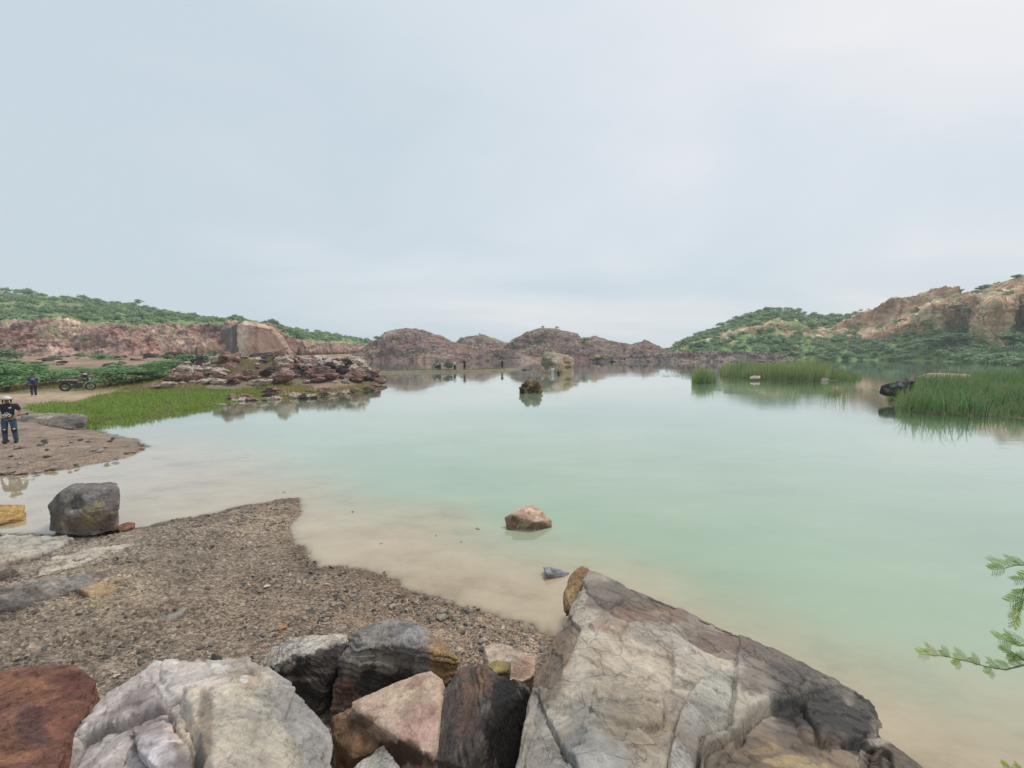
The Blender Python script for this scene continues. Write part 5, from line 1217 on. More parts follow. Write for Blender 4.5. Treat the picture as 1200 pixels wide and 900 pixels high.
    bush(8, 455, 31, 5.5, 2.2, 'big feathery green bush at the picture edge behind the walkers', 91)
    bush(-45, 457, 30, 6, 2.4, 'feathery green bush outside the left edge', 92)
    bush(34, 452, 35, 5.0, 2.1, 'feathery green bush behind the person in blue', 93)
    bush(62, 450, 38, 5.0, 1.5, 'low yellow green bush left of the motorcycle', 94)
    bush(-10, 446, 42, 6, 2.4, 'green bush behind the one at the picture edge', 95)
    bush(128, 451, 35, 4.0, 1.7, 'dark green bush right behind the motorcycle', 96)
    bush(152, 451, 36, 4.2, 1.8, 'widest green bush right of the motorcycle', 97)
    bush(176, 449, 38, 4.0, 1.7, 'green bush between the motorcycle and the flat rocks', 98)
    bush(200, 447, 41, 4.0, 1.6, 'pale green bush next to the peninsula rocks', 99)
    bush(98, 444, 44, 5, 1.3, 'low green bush behind the motorcycle', 100)
    bush(5, 436, 62, 6, 2.2, 'dark green bush on the quarry floor at the picture edge', 101, GD, 1400, .07)
    rb = random.Random(77)
    for k in range(34):
        px = rb.uniform(-10, 265); dep = rb.uniform(48, 98); q = PZ(px, dep, 1.5)
        w = rb.uniform(1.4, 3.8); V, st = BV[k % 4]
        o = empty('bush', (q.x, q.y, gz(q.x, q.y) - .05), 'small green bush growing on the red quarry floor', 'bush', 'bushes on the quarry floor', rb.uniform(0, 6)); o.scale = (w, w, w * rb.uniform(.6, .9))
        link('crown', V, parent=o); link('stem', st, parent=o)
    # --- blades: grass and reeds
    def blades(name, pts, hmin, hmax, wid, lean, mat, seed, seg=3, loc=None):
        r = np.random.default_rng(seed); n = len(pts)
        clump = fbm(pts * np.array([.5, .5, 0]) / max(hmax, .4) + seed, 4); h = r.uniform(hmin, hmax, n) * np.clip(0.82 + 0.75 * clump, 0.3, 1.4); a = r.uniform(0, 6.28, n); le = np.abs(r.normal(0, lean, n)); fw = r.uniform(0, 3.14, n)
        dx, dy = np.cos(a), np.sin(a); wx, wy = np.cos(fw), np.sin(fw)
        V = []
        for k in range(seg + 1):
            t = k / seg; off = le * h * t ** 2; z = h * t * (1 - 0.25 * le * t)
            w = wid * (1 - t ** 1.5) * 0.5 + 0.001
            cx = pts[:, 0] + dx * off; cy = pts[:, 1] + dy * off; cz = pts[:, 2] + z
            V.append(np.stack([np.stack([cx - wx * w, cy - wy * w, cz], 1), np.stack([cx + wx * w, cy + wy * w, cz], 1)], 1))
        V = np.stack(V, 1).reshape(n, -1, 3)             # n, (seg+1)*2
        b = (np.arange(n) * (seg + 1) * 2)[:, None]
        Fc = np.concatenate([b + np.array([[2 * k, 2 * k + 1, 2 * k + 3, 2 * k + 2]]) for k in range(seg)], 0)
        me = np_mesh(name, V.reshape(-1, 3) - (0 if loc is None else np.array(loc)), Fc, True)
        sh = np.clip(0.5 + 0.2 * r.normal(size=n) + 0.6 * fbm(pts * np.array([.9, .9, 0]) / max(hmax, .4) + seed + 9, 3), 0, 1); set_attr(me, 'shade', np.repeat(sh, (seg + 1) * 2))
        return me
    GR = leaf_mat('grass_blades', lin(98, 134, 54), lin(166, 186, 94), dead=lin(150, 140, 92)); GY = leaf_mat('dry_grass_blades', lin(128, 124, 60), lin(176, 168, 96)); RE = leaf_mat('reed_leaves', lin(98, 122, 74), lin(172, 186, 122), dead=lin(164, 150, 112)); RD = leaf_mat('dark_reed_leaves', lin(54, 92, 54), lin(134, 166, 102), dead=lin(150, 140, 104))
    def in_px(poly, n, seed, z=0.12):
        r = np.random.default_rng(seed); P = np.array([tuple(PG(a, b, z)) for a, b in poly]); lo, hi = P.min(0), P.max(0)
        out = []
        while sum(map(len, out)) < n:
            q = np.stack([r.uniform(lo[0], hi[0], 4 * n), r.uniform(lo[1], hi[1], 4 * n)], 1)
            s = poly_sd(q[:, 0], q[:, 1], [tuple(v[:2]) for v in P]); out.append(q[s > -0.15 * r.random(len(q))])
        q = np.concatenate(out)[:n]
        return np.stack([q[:, 0], q[:, 1], land(q[:, 0], q[:, 1])[0] - 0.02], 1)
    me = blades('grass', in_px(GRASS_PX, 24000, 1), .06, .34, .035, .45, GR, 5)
    tag(link('grass', me, GR), 'bright green grass growing along the edge of the shallow bay', 'grass', kind='stuff')
    pts = np.concatenate([in_px([(-20, 464), (60, 459), (110, 462), (200, 458), (300, 455), (300, 451), (200, 452), (110, 455), (60, 455), (-20, 457)], 7000, 2), in_px([(318, 457), (345, 460), (372, 457), (365, 449), (335, 447), (318, 451)], 2600, 3, .6), in_px([(100, 470), (180, 462), (240, 460), (240, 457), (150, 459)], 2000, 6), in_px([(372, 460), (400, 459), (430, 453), (425, 448), (395, 452), (372, 453)], 1500, 7, .4), in_px([(285, 456), (318, 456), (316, 449), (285, 450)], 900, 9, .6)])
    tag(link('grass', blades('grass', pts, .1, .38, .035, .4, GY, 6), GY), 'yellowish dry grass along the track and on the peninsula moss', 'grass', kind='stuff')
    pts = in_px([(285, 440), (300, 444), (330, 442), (325, 437), (290, 436)], 900, 8, 1.2)
    tag(link('grass', blades('grass', pts, .2, .5, .05, .4, GR, 9), GR), 'green weeds growing in the hollow below the dark crest rock', 'grass', kind='stuff')
    q = np.concatenate([np.random.default_rng(5).normal(0, .7, (1500, 2)) + np.array([PZ(u, d, 0)[:2] for u, d in zip(np.interp(np.linspace(0, 1, 1500), [0, .2, .5, 1], [430, 500, 560, 596]), np.interp(np.linspace(0, 1, 1500), [0, .2, .5, 1], [66, 68.6, 70, 77]))])])
    q = np.stack([q[:, 0], q[:, 1], land(q[:, 0], q[:, 1])[0] - .02], 1); q = q[q[:, 2] > 0.05]
    tag(link('grass', blades('grass', q, .1, .45, .06, .4, GY, 19), GY), 'dry pale grass along the low causeway in the lake', 'grass', kind='stuff')
    def reed(name, poly, n, hm, hx, wid, label, mat, seed, cat='reeds', lean=.22, tall=None):
        q = in_px(poly, n, seed, 0.0); c = q.mean(0); c[2] = 0
        q[:, 2] = np.maximum(q[:, 2], -0.25)
        cl = fbm(q * np.array([.55, .55, 0]), 3); q = q[(cl + rng.random(len(q)) * .8) > -0.15]
        me = blades(name, q, hm, hx, wid, lean, mat, seed, 4, c)
        tag(link(name, me, mat, loc=c), label, cat, kind=None)
    reed('reed_bed', [(1050, 468), (1062, 483), (1110, 487), (1170, 489), (1270, 494), (1270, 450), (1150, 445), (1090, 446), (1062, 455)], 18000, .6, 1.6, .055, 'dense dark green reed bed standing in the water at the right edge', RD, 31, lean=.45)
    reed('reed_bed', [(1040, 466), (1055, 478), (1070, 482), (1068, 458), (1055, 458)], 900, .4, 1.2, .03, 'thin pale reeds fringing the black mottled rock', RE, 35)
    reed('reed_bed', [(844, 440), (860, 443), (900, 445), (940, 447), (972, 446.5), (975, 441), (930, 437), (880, 436.5), (850, 438)], 9000, 1.0, 2.6, .06, 'tall green reed bed on the middle island', RE, 32, lean=.22)
    reed('reed_bed', [(970, 446), (995, 446), (1008, 444.5), (1008, 442), (975, 440)], 1400, .4, 1.1, .05, 'low green reeds trailing to the right of the middle reed bed', RE, 36)
    reed('reed_bed', [(811, 449), (824, 450.5), (838, 449), (835, 445), (816, 445)], 1700, .6, 1.9, .05, 'small round tuft of reeds standing alone in the lake', RE, 33, lean=.35)
    reed('reed_bed', [(774, 441.5), (795, 441.5), (795, 440), (774, 440)], 260, .15, .5, .05, 'faint line of reed tips in the open water', RE, 37)
    reed('reed_bed', [(962, 470), (985, 471), (1000, 466), (988, 458), (966, 460)], 110, .4, 1.6, .03, 'few sparse reed stems standing in open water', RE, 34)
    reed('reed_bed', [(970, 464), (982, 465), (983, 461), (972, 461)], 170, .4, 1.3, .035, 'little clump of reeds among the sparse stems', RE, 39)
    # lush low growth on the right bank
    G, N, veg, vp, us = HILLS['hill_right']
    m = ((vp[:, None] < 0.55) & (vp[:, None] > 0.12) & (us[None, :] > 1040) & (us[None, :] < 1300)); ids = np.argwhere(m); r = np.random.default_rng(3)
    pick = ids[r.integers(0, len(ids), 9000)]; P = G[pick[:, 0], pick[:, 1]] + r.normal(size=(9000, 3)) * np.array([.8, .8, 0])
    tag(link('grass', blades('grass', P, .5, 1.7, .16, .35, RE, 15), RE), 'lush tall green grass on the bank under the right cliffs', 'grass', kind='stuff')
    # --- acacia by the camera, right
    acacia()

def acacia():
    LG = leaf_mat('acacia_leaflets', lin(136, 186, 108), lin(196, 226, 140), .5); LY = leaf_mat('young_acacia_leaflets', lin(200, 216, 90), lin(232, 238, 134), .5); TW = simple_mat('green_twig', lin(96, 104, 62), .7)
    base = Vector((4.35, 1.75, -0.2)); o = empty('acacia_shrub', base, 'feathery acacia branches reaching in over the water at the right edge', 'shrub')
    D = 2.55
    def A(px, py, d=D): return PD(px, py, d) - base
    tw = []; leaf = []; young = []
    hub = Vector((-.12, .3, 1.2)); mid = A(1262, 735); mid2 = A(1265, 660)
    tw.append(([(0, 0, -.3), (0.02, .1, .5), hub], [.035, .028, .02])); tw.append(([hub, (hub + mid) / 2 + Vector((0, 0, .06)), mid], [.02, .012, .008])); tw.append(([hub, (hub + mid2) / 2 + Vector((0, 0, .1)), mid2], [.02, .012, .008]))
    tw.append(([hub, hub + Vector((.5, .2, .6)), hub + Vector((.9, .3, .9))], [.02, .01, .005])); tw.append(([hub, hub + Vector((.3, -.5, .5)), hub + Vector((.5, -.9, .8))], [.02, .01, .005]))
    rr = random.Random(4)
    def pinna(a, b, yf, n=30, L=.018):
        a = Vector(a); b = Vector(b); d = (b - a); tw.append(([a, (a + b) / 2 - Vector((0, 0, d.length * .04)), b], [.0018, .0015, .0008]))
        side = d.cross(Vector((rr.uniform(-.3, .3), -.35, 1))).normalized()
        for k in range(n):
            t = (k + .6) / n; p = a.lerp(b, t) - Vector((0, 0, d.length * .04 * 4 * t * (1 - t)))
            for s in (-1, 1):
                q = (side * s + d.normalized() * .75 + Vector((rr.uniform(-.12, .12), rr.uniform(-.12, .12), rr.uniform(-.2, .1)))).normalized()
                l = L * math.sin(math.pi * min(.96, .16 + t * .72)) * rr.uniform(.8, 1.1)
                (young if rr.random() < yf else leaf).append((p, q, l))
    def pin(a, b, nrm, yf):
        d = b - a; L0 = d.length; d.normalize(); sd = d.cross(nrm).normalized(); n = max(8, int(L0 / .0036))
        tw.append(([a, (a + b) / 2, b], [.0009, .0008, .0005]))
        for k in range(n):
            t = (k + .5) / n; p = a.lerp(b, t)
            for sg in (-1, 1):
                q = (sd * sg + d * .35 + nrm * rr.uniform(-.2, .2)).normalized(); l = .0105 * (math.sin(math.pi * min(.97, .15 + t * .75))) * rr.uniform(.85, 1.1)
                (young if rr.random() < yf else leaf).append((p, q, l))
    def compound(p, d, nrm, size, yf):
        d = d.normalized(); sd = d.cross(nrm).normalized(); tip = p + d * size - Vector((0, 0, size * .1)); tw.append(([p, p.lerp(tip, .5) + nrm * size * .04, tip], [.0014, .0012, .0008]))
        for k in range(6):
            t = .2 + .16 * k; q = p.lerp(tip, t) + nrm * size * .04 * 4 * t * (1 - t) * .5; ln = size * (.5 + .18 * math.sin(math.pi * t)) * rr.uniform(.85, 1.1)
            for sg in (-1, 1): pin(q, q + (d * .75 + sd * sg * .8 + Vector((0, 0, rr.uniform(-.2, .05)))).normalized() * ln, nrm, yf)
    def frond(path, yfun, spread=.15, every=1):
        P = [A(*q) for q in path]; tw.append((P, [.0045 * (1 - i / len(P)) + .0012 for i in range(len(P))]))
        for i in range(1, len(P)):
            d = (P[i] - P[i - 1]).normalized()
            for t in ((.2, .7) if i < len(P) - 1 else (.4, 1.0)):
                sg = rr.choice((-1, 1)); nrm = Vector((rr.uniform(-.35, .35), -.75 + rr.uniform(-.3, .3), .6 + rr.uniform(-.3, .3))).normalized()
                sd = d.cross(nrm).normalized(); compound(P[i - 1].lerp(P[i], t), d * .85 + sd * sg * (.6 if t < 1 else .1), nrm, spread * .68 * rr.uniform(.75, 1.1), yfun(i / len(P)))
    frond([(1262, 735), (1230, 765), (1205, 778), (1178, 785), (1155, 781), (1130, 774), (1108, 769), (1093, 768)], lambda t: 0.0 if t < .62 else min(1, (t - .55) * 3), .115)
    frond([(1262, 735), (1232, 748), (1212, 756), (1196, 757), (1185, 752)], lambda t: 0.02, .15)
    frond([(1205, 778), (1195, 770), (1186, 764)], lambda t: 0.05, .12)
    frond([(1265, 660), (1235, 660), (1210, 664), (1192, 662), (1180, 665)], lambda t: 0.03, .13)
    frond([(1265, 660), (1232, 680), (1210, 690), (1198, 705), (1194, 718)], lambda t: .9 if t > .7 else .05, .12)
    frond([(1235, 660), (1215, 668), (1202, 682), (1198, 698)], lambda t: .2, .12)
    frond([(1300, 930), (1250, 920), (1210, 910), (1185, 899)], lambda t: .8, .1)
    for e in (mid, mid2):
        for k in range(7):
            p = hub.lerp(e, .25 + .09 * k) + Vector((0, 0, .04)); compound(p, Vector((rr.uniform(.1, 1), rr.uniform(-1, .4), rr.uniform(-.2, .5))), Vector((rr.uniform(-.3, .3), -.6, .7)).normalized(), .11, .1)
    for k in range(16):                 # the rest of the shrub, outside the frame
        p = hub + Vector((rr.uniform(.1, .9), rr.uniform(-.9, .5), rr.uniform(.1, .9))); tw.append(([hub, (hub + p) / 2, p], [.008, .005, .002]))
        for j in range(7):
            d = Vector((rr.gauss(0, 1), rr.gauss(0, 1), rr.gauss(0, .5))).normalized(); compound(p, d, Vector((rr.uniform(-.4, .4), -.5, .7)).normalized(), .12, .1)
    v, f = tube_geo(tw, 5); link('twig', np_mesh('twig', v, f), TW, o)
    for nm, data, mat in (('leaflets', leaf, LG), ('young_leaflets', young, LY)):
        V = []
        for p, q, l in data:
            w = q.cross(Vector((0, .3, 1))).normalized() * l * .2
            V += [p, p + q * l * .45 + w, p + q * l, p + q * l * .45 - w]
        V = np.array([tuple(x) for x in V], np.float32); me = np_mesh(nm, V, np.arange(len(V)).reshape(-1, 4), False)
        set_attr(me, 'shade', np.repeat(np.random.default_rng(2).random(len(V) // 4), 4)); ob = link(nm, me, mat, o)
        if nm == 'young_leaflets': ob['label'] = 'yellow green young leaf tips'

# ------------------------------------------------------------------ people
def skin(name, joints, edges, mat, parent, sub=2, root=0):
    me = bpy.data.meshes.new(name); me.from_pydata([j[:3] for j in joints], edges, [])
    o = bpy.data.objects.new('tmp', me); COL.objects.link(o)
    m = o.modifiers.new('s', 'SKIN'); 
    sv = me.skin_vertices[0].data
    for i, j in enumerate(joints):
        rx, ry = (j[3], j[3]) if len(j) == 4 else (j[3], j[4])
        sv[i].radius = (rx, ry); sv[i].use_root = (i == root)
    m2 = o.modifiers.new('ss', 'SUBSURF'); m2.levels = sub; m2.render_levels = sub
    dg = bpy.context.evaluated_depsgraph_get()
    out = bpy.data.meshes.new_from_object(o.evaluated_get(dg)); out.name = name
    bpy.data.objects.remove(o); bpy.data.meshes.remove(me)
    out.materials.clear(); out.polygons.foreach_set('use_smooth', [True] * len(out.polygons))
    return link(name, out, mat, parent)

def ell(name, c, r, mat, parent, cut=None, seg=16, rot=None):
    bm = bmesh.new(); bmesh.ops.create_uvsphere(bm, u_segments=seg, v_segments=max(8, seg // 2), radius=1)
    if cut is not None: bmesh.ops.delete(bm, geom=[v for v in bm.verts if v.co.z < cut], context='VERTS')
    M = Matrix.Translation(c) @ (rot.to_4x4() if rot is not None else Matrix()) @ Matrix.Diagonal((*r, 1))
    bm.transform(M); return link(name, bm_mesh(name, bm, True), mat, parent)

def person(loc, rz, label, shirt, trousers, group=None, H=1.7, hat=None, back=False, pose='stand', detail=1, shoe=None, sk=None, carry=None):
    o = empty('person', loc, label, 'person', group, rz); s = H / 1.7; o.scale = (s, s, s)
    SK = sk or MAT['skin']; sub = 2 if detail else 1
    # faces -Y (towards the camera when rz = 0)
    if pose == 'stand': A = dict(sl=(-.21, 0, 1.40), el=(-.30, .03, 1.13), hl=(-.30, -.04, .89), sr=(.21, 0, 1.40), er=(.30, .0, 1.14), hr=(.24, -.22, 1.05), kl=(-.115, -.01, .49), fl=(-.13, .02, .09), kr=(.115, -.02, .49), fr=(.135, .0, .09))
    elif pose == 'walk': A = dict(sl=(-.20, 0, 1.40), el=(-.27, .05, 1.14), hl=(-.26, -.08, .92), sr=(.20, 0, 1.40), er=(.27, .06, 1.14), hr=(.25, .06, .90), kl=(-.09, -.14, .50), fl=(-.09, -.12, .10), kr=(.10, .0, .49), fr=(.10, .20, .13))
    else: A = dict(sl=(-.20, 0, 1.40), el=(-.27, .02, 1.13), hl=(-.25, -.06, .90), sr=(.20, 0, 1.40), er=(.27, .02, 1.13), hr=(.25, -.06, .90), kl=(-.10, -.01, .49), fl=(-.10, .02, .09), kr=(.10, -.01, .49), fr=(.10, .02, .09))
    J = [(0, 0, .95, .135, .10), (0, .005, 1.15, .125, .09), (0, 0, 1.36, .15, .09), (0, 0, 1.47, .06), (0, -.01, 1.53, .052), (0, -.02, 1.60, .072, .085), (0, -.02, 1.67, .062, .07)]
    E = [(0, 1), (1, 2), (2, 3), (3, 4), (4, 5), (5, 6)]
    def chain(start, pts):
        prev = start
        for p in pts: J.append(p); E.append((prev, len(J) - 1)); prev = len(J) - 1
        return prev
    for L, sx in (('l', -1), ('r', 1)):
        S, e, h = A['s' + L], A['e' + L], A['h' + L]
        w = chain(2, [(*S, .055), (*e, .042), (*h, .027)])
        if detail:
            d = (Vector(h) - Vector(e)).normalized(); c = d.cross(Vector((0, 1, 0.1))).normalized()
            pm = Vector(h) + d * .06; palm = chain(w, [(*pm, .034, .018)])
            for k in range(4):
                b0 = pm + c * (k - 1.5) * .019 + d * .02; ln = (.075, .085, .08, .06)[k]
                chain(palm, [(*(b0 + d * ln * .5), .009), (*(b0 + d * ln * .85 - Vector((0, .025, 0))), .008)])
            tb = pm - c * .03 * sx; chain(palm, [(*(tb - c * .02 * sx + d * .02), .010), (*(tb - c * .025 * sx + d * .05 - Vector((0, .012, 0))), .008)])
        hip = (.095 * sx, 0, .90)
        chain(0, [(*hip, .085), (*A['k' + L], .055), (*A['f' + L], .040)])
    if detail: chain(5, [(0, -.105, 1.585, .014)])
    skin('body', J, E, SK, o, sub)
    # clothes
    def off(j, g): return (*j[:3], *(r + g for r in j[3:]))
    ex = .0 if detail else .022
    SJ = [(0, 0, .86, .165 + ex, .135 + ex), off(J[1], .034 + ex), off(J[2], .034 + ex), (0, 0, 1.47, .085), (0, 0, 1.50, .075)]
    SE = [(0, 1), (1, 2), (2, 3), (3, 4)]
    for L in 'lr':
        S, e = A['s' + L], A['e' + L]; m = Vector(S).lerp(Vector(e), .75)
        SJ.append((*S, .085 + ex)); SE.append((2, len(SJ) - 1)); SJ.append((*m, .07 + ex)); SE.append((len(SJ) - 2, len(SJ) - 1))
    skin('shirt', SJ, SE, shirt, o, sub)
    TJ = [(0, 0, .97, .145, .112)]; TE = []
    for L, sx in (('l', -1), ('r', 1)):
        k, f = Vector(A['k' + L]), Vector(A['f' + L])
        TJ.append((.098 * sx, 0, .86, .11 + ex)); TE.append((0, len(TJ) - 1)); TJ.append((*k, .08 + ex)); TE.append((len(TJ) - 2, len(TJ) - 1)); TJ.append((*(k.lerp(f, 1.12)), .068 + ex)); TE.append((len(TJ) - 2, len(TJ) - 1))
    skin('trousers', TJ, TE, trousers, o, sub)
    for L in 'lr':
        f = Vector(A['f' + L]); ell('shoe', f + Vector((0, -.06, -.045)), (.052, .135, .055), shoe or MAT['black'], o, seg=12)
    if hat is None: ell('hair', (0, .0, 1.63), (.092, .105, .105), MAT['hair'], o, cut=-.15, seg=14)
    if detail:
        for sx in (-1, 1):
            ell('eye', (.03 * sx, -.098, 1.605), (.012, .008, .009), MAT['black'], o, seg=8); ell('ear', (.082 * sx, -.01, 1.595), (.012, .025, .035), SK, o, seg=8)
        ell('mouth', (0, -.097, 1.545), (.025, .008, .007), MAT['lip'], o, seg=8)
    return o

def build_people():
    global MAT
    MAT = dict(skin=simple_mat('skin', lin(150, 108, 84), .6, 0, .08), black=simple_mat('black_cloth', (.014, .014, .016), .8), hair=simple_mat('black_hair', (.012, .011, .01), .6), lip=simple_mat('lips', lin(128, 74, 66), .5),
               jean=simple_mat('blue_jeans', lin(62, 84, 108), .85, 0, .35, 30), white=simple_mat('white_cloth', (.68, .68, .68), .8, 0, .06), helm=simple_mat('cream_helmet', lin(206, 200, 190), .3, 0, .05), navy=simple_mat('navy_blue_cloth', lin(34, 40, 96), .8), grey=simple_mat('grey_cloth', lin(120, 120, 126), .8),
               knee=simple_mat('knee_guard', (.02, .02, .022), .4), dkblue=simple_mat('dark_trousers', (.016, .018, .026), .8), tan=simple_mat('tan_cloth', lin(170, 140, 116), .8))
    p = PG(13, 520, .15); p.z = gz(p.x, p.y)
    rz = math.atan2(p.x, p.y) * -1
    a = person(p, rz * .8, 'person in black printed shirt, blue jeans, knee guards and pale helmet on the spit', MAT['black'], MAT['jean'], H=1.66, hat=1)
    ell('helmet', (0, -.01, 1.645), (.135, .15, .125), MAT['helm'], a, cut=-.12, seg=20)
    for sx in (-1, 1):
        ell('helmet_strap', (.098 * sx, .01, 1.57), (.02, .05, .085), MAT['black'], a, seg=10)
    bm = bmesh.new(); bmesh.ops.create_circle(bm, cap_ends=True, radius=.165, segments=20); bmesh.ops.scale(bm, vec=(1, 1.1, 1), verts=bm.verts)
    r = bmesh.ops.extrude_face_region(bm, geom=bm.faces[:]); bmesh.ops.translate(bm, vec=(0, 0, .014), verts=[v for v in r['geom'] if isinstance(v, bmesh.types.BMVert)]); bm.transform(Matrix.Translation((0, -.03, 1.63))); link('helmet_brim', bm_mesh('helmet_brim', bm), MAT['black'], a)
    for kx, ky in ((-.115, -.01), (.115, -.02)):
        ell('knee_guard', (kx, ky - .035, .49), (.078, .06, .13), MAT['knee'], a, seg=14); ell('knee_guard_badge', (kx + .01, ky - .09, .53), (.04, .012, .022), MAT['white'], a, seg=8)
    # the white print: ragged patches on the shirt front
    rr = random.Random(3); bm = bmesh.new()
    def patch(cx, cz, w, h):
        pts = []
        for k in range(9):
            t = k / 9 * 6.283; pts.append((cx + math.cos(t) * w * rr.uniform(.6, 1.1), -0.15 + 0.9 * (cx * cx) + rr.uniform(0, .002), cz + math.sin(t) * h * rr.uniform(.6, 1.1)))
        f = bm.faces.new([bm.verts.new(q) for q in pts]); e = bmesh.ops.extrude_face_region(bm, geom=[f]); bmesh.ops.translate(bm, vec=(0, .02, 0), verts=[v for v in e['geom'] if isinstance(v, bmesh.types.BMVert)])
    for c in [(-.09, 1.07, .025, .045), (-.05, 1.10, .018, .06), (-.01, 1.06, .03, .05), (.04, 1.10, .022, .05), (.08, 1.06, .03, .04), (.0, 1.15, .03, .018), (.08, 1.33, .045, .025), (-.06, 1.0, .05, .02), (.05, 1.0, .05, .02)]: patch(*c)
    bmesh.ops.recalc_face_normals(bm, faces=bm.faces); link('shirt_print', bm_mesh('shirt_print', bm), MAT['white'], a)
    # held camera grip (a thing of its own)
    R = Matrix.Rotation(rz * .8, 4, 'Z'); hpos = p + (R @ Vector((.24, -.25, 1.02))) * (1.66 / 1.7)
    g = empty('camera_grip', hpos, 'black hand held camera grip pointed sideways by the helmeted person', 'camera', rz=rz * .8)
    v, f = tube_geo([([(-.03, 0, 0), (.1, 0, .03), (.22, 0, .05)], [.016, .016, .014])], 8); link('handle', np_mesh('handle', v, f), MAT['knee'], g)
    bm = bmesh.new(); bmesh.ops.create_cube(bm, size=1); bm.transform(Matrix.Translation((.25, 0, .055)) @ Matrix.Diagonal((.07, .05, .06, 1))); bmesh.ops.bevel(bm, geom=bm.edges[:], offset=.008, segments=2, affect='EDGES'); link('camera_body', bm_mesh('camera_body', bm), MAT['knee'], g)
    # second person walking away
    p = PG(40.5, 468, .15); p.z = gz(p.x, p.y)
    b = person(p, math.pi - math.atan2(p.x, p.y), 'person walking away in dark blue with a grey rucksack', MAT['navy'], MAT['dkblue'], H=1.5, pose='walk', detail=1, shoe=MAT['white'])
    rk = empty('rucksack', p + Vector((0, 0, 0)), 'blue and grey rucksack on the back of the walking person', 'bag', rz=math.pi - math.atan2(p.x, p.y))
    sc = 1.5 / 1.7; rk.scale = (sc, sc, sc)
    ell('bag_body', (0, .16, 1.18), (.15, .10, .22), MAT['navy'], rk, seg=16); ell('bag_top', (0, .15, 1.34), (.13, .08, .07), MAT['grey'], rk, seg=12)
    for sx in (-1, 1): v, f = tube_geo([([(.11 * sx, .12, 1.36), (.13 * sx, .02, 1.45), (.13 * sx, -.10, 1.36), (.14 * sx, .02, 1.08), (.12 * sx, .14, 1.05)], [.018] * 5)], 6); link('strap', np_mesh('strap', v, f), MAT['grey'], rk)
    # tiny people far out
    def far(px, depth, lab, sh, tr, H=1.68, dz=0.0, rz=0.3):
        q = PZ(px, depth, 0); z = max(gz(q.x, q.y), dz) if dz >= 0 else dz
        return person(Vector((q.x, q.y, z)), rz, lab, sh, tr, H=H, pose='rest', detail=0)
    far(544.5, 70, 'person in black standing on the causeway right of the bush', MAT['black'], MAT['black'])
    far(533, 69, 'person in a white top standing on the causeway beside the bush', MAT['white'], MAT['black'], 1.5)
    far(588.5, 75, 'person in black standing alone at the far end of the causeway', MAT['black'], MAT['black'], 1.55)
    far(515.5, 69, 'person in grey crouched by the parked motorcycle on the causeway', MAT['grey'], MAT['black'], 1.25)
    far(647.5, 62.5, 'person in white wading in front of the drowned block', MAT['white'], MAT['white'], 1.6, -.5)
    far(654.5, 62.5, 'person in dark clothes wading in front of the drowned block', MAT['tan'], MAT['black'], 1.6, -.45)
    for px, py, lab, m in ((237, 421.5, 'person sitting up behind the dark boulder of the peninsula, left one', MAT['dkblue']), (257, 422.5, 'person in black behind the peninsula crest, right of the other', MAT['black'])):
        q = PD(px, py, 52); person(q - Vector((0, 0, .95)), .2, lab, m, MAT['dkblue'], pose='rest', detail=0, H=1.65)
    # bush on the causeway
    q = PZ(525.5, 69, 0); o = empty('bush', (q.x, q.y, gz(q.x, q.y)), 'dark green bush on the causeway between the people', 'bush')
    V, Fc, sh, c = shrub_geo(301, 900, .09, high=1.0, lobes=10); V = V * np.array([1.9, 1.9, 1.5]); me = np_mesh('crown', V, Fc, False); set_attr(me, 'shade', sh); link('crown', me, leaf_mat('causeway_bush_leaves', lin(38, 66, 40), lin(84, 112, 70)), o)
    v, f = tube_geo([([(0, 0, -.1), (.1, 0, .6)], [.05, .03])], 5); link('stem', np_mesh('stem', v, f), MAT['hair'], o)

# ------------------------------------------------------------------ motorcycle
def torus_bm(R, r, seg=32, ring=10):
    bm = bmesh.new(); V = []
    for i in range(seg):
        a = 2 * math.pi * i / seg; row = []
        for k in range(ring):
            b = 2 * math.pi * k / ring; row.append(bm.verts.new(((R + r * math.cos(b)) * math.cos(a), r * math.sin(b), (R + r * math.cos(b)) * math.sin(a))))
        V.append(row)
    for i in range(seg):
        for k in range(ring): bm.faces.new((V[i][k], V[(i + 1) % seg][k], V[(i + 1) % seg][(k + 1) % ring], V[i][(k + 1) % ring]))
    bmesh.ops.recalc_face_normals(bm, faces=bm.faces); return bm

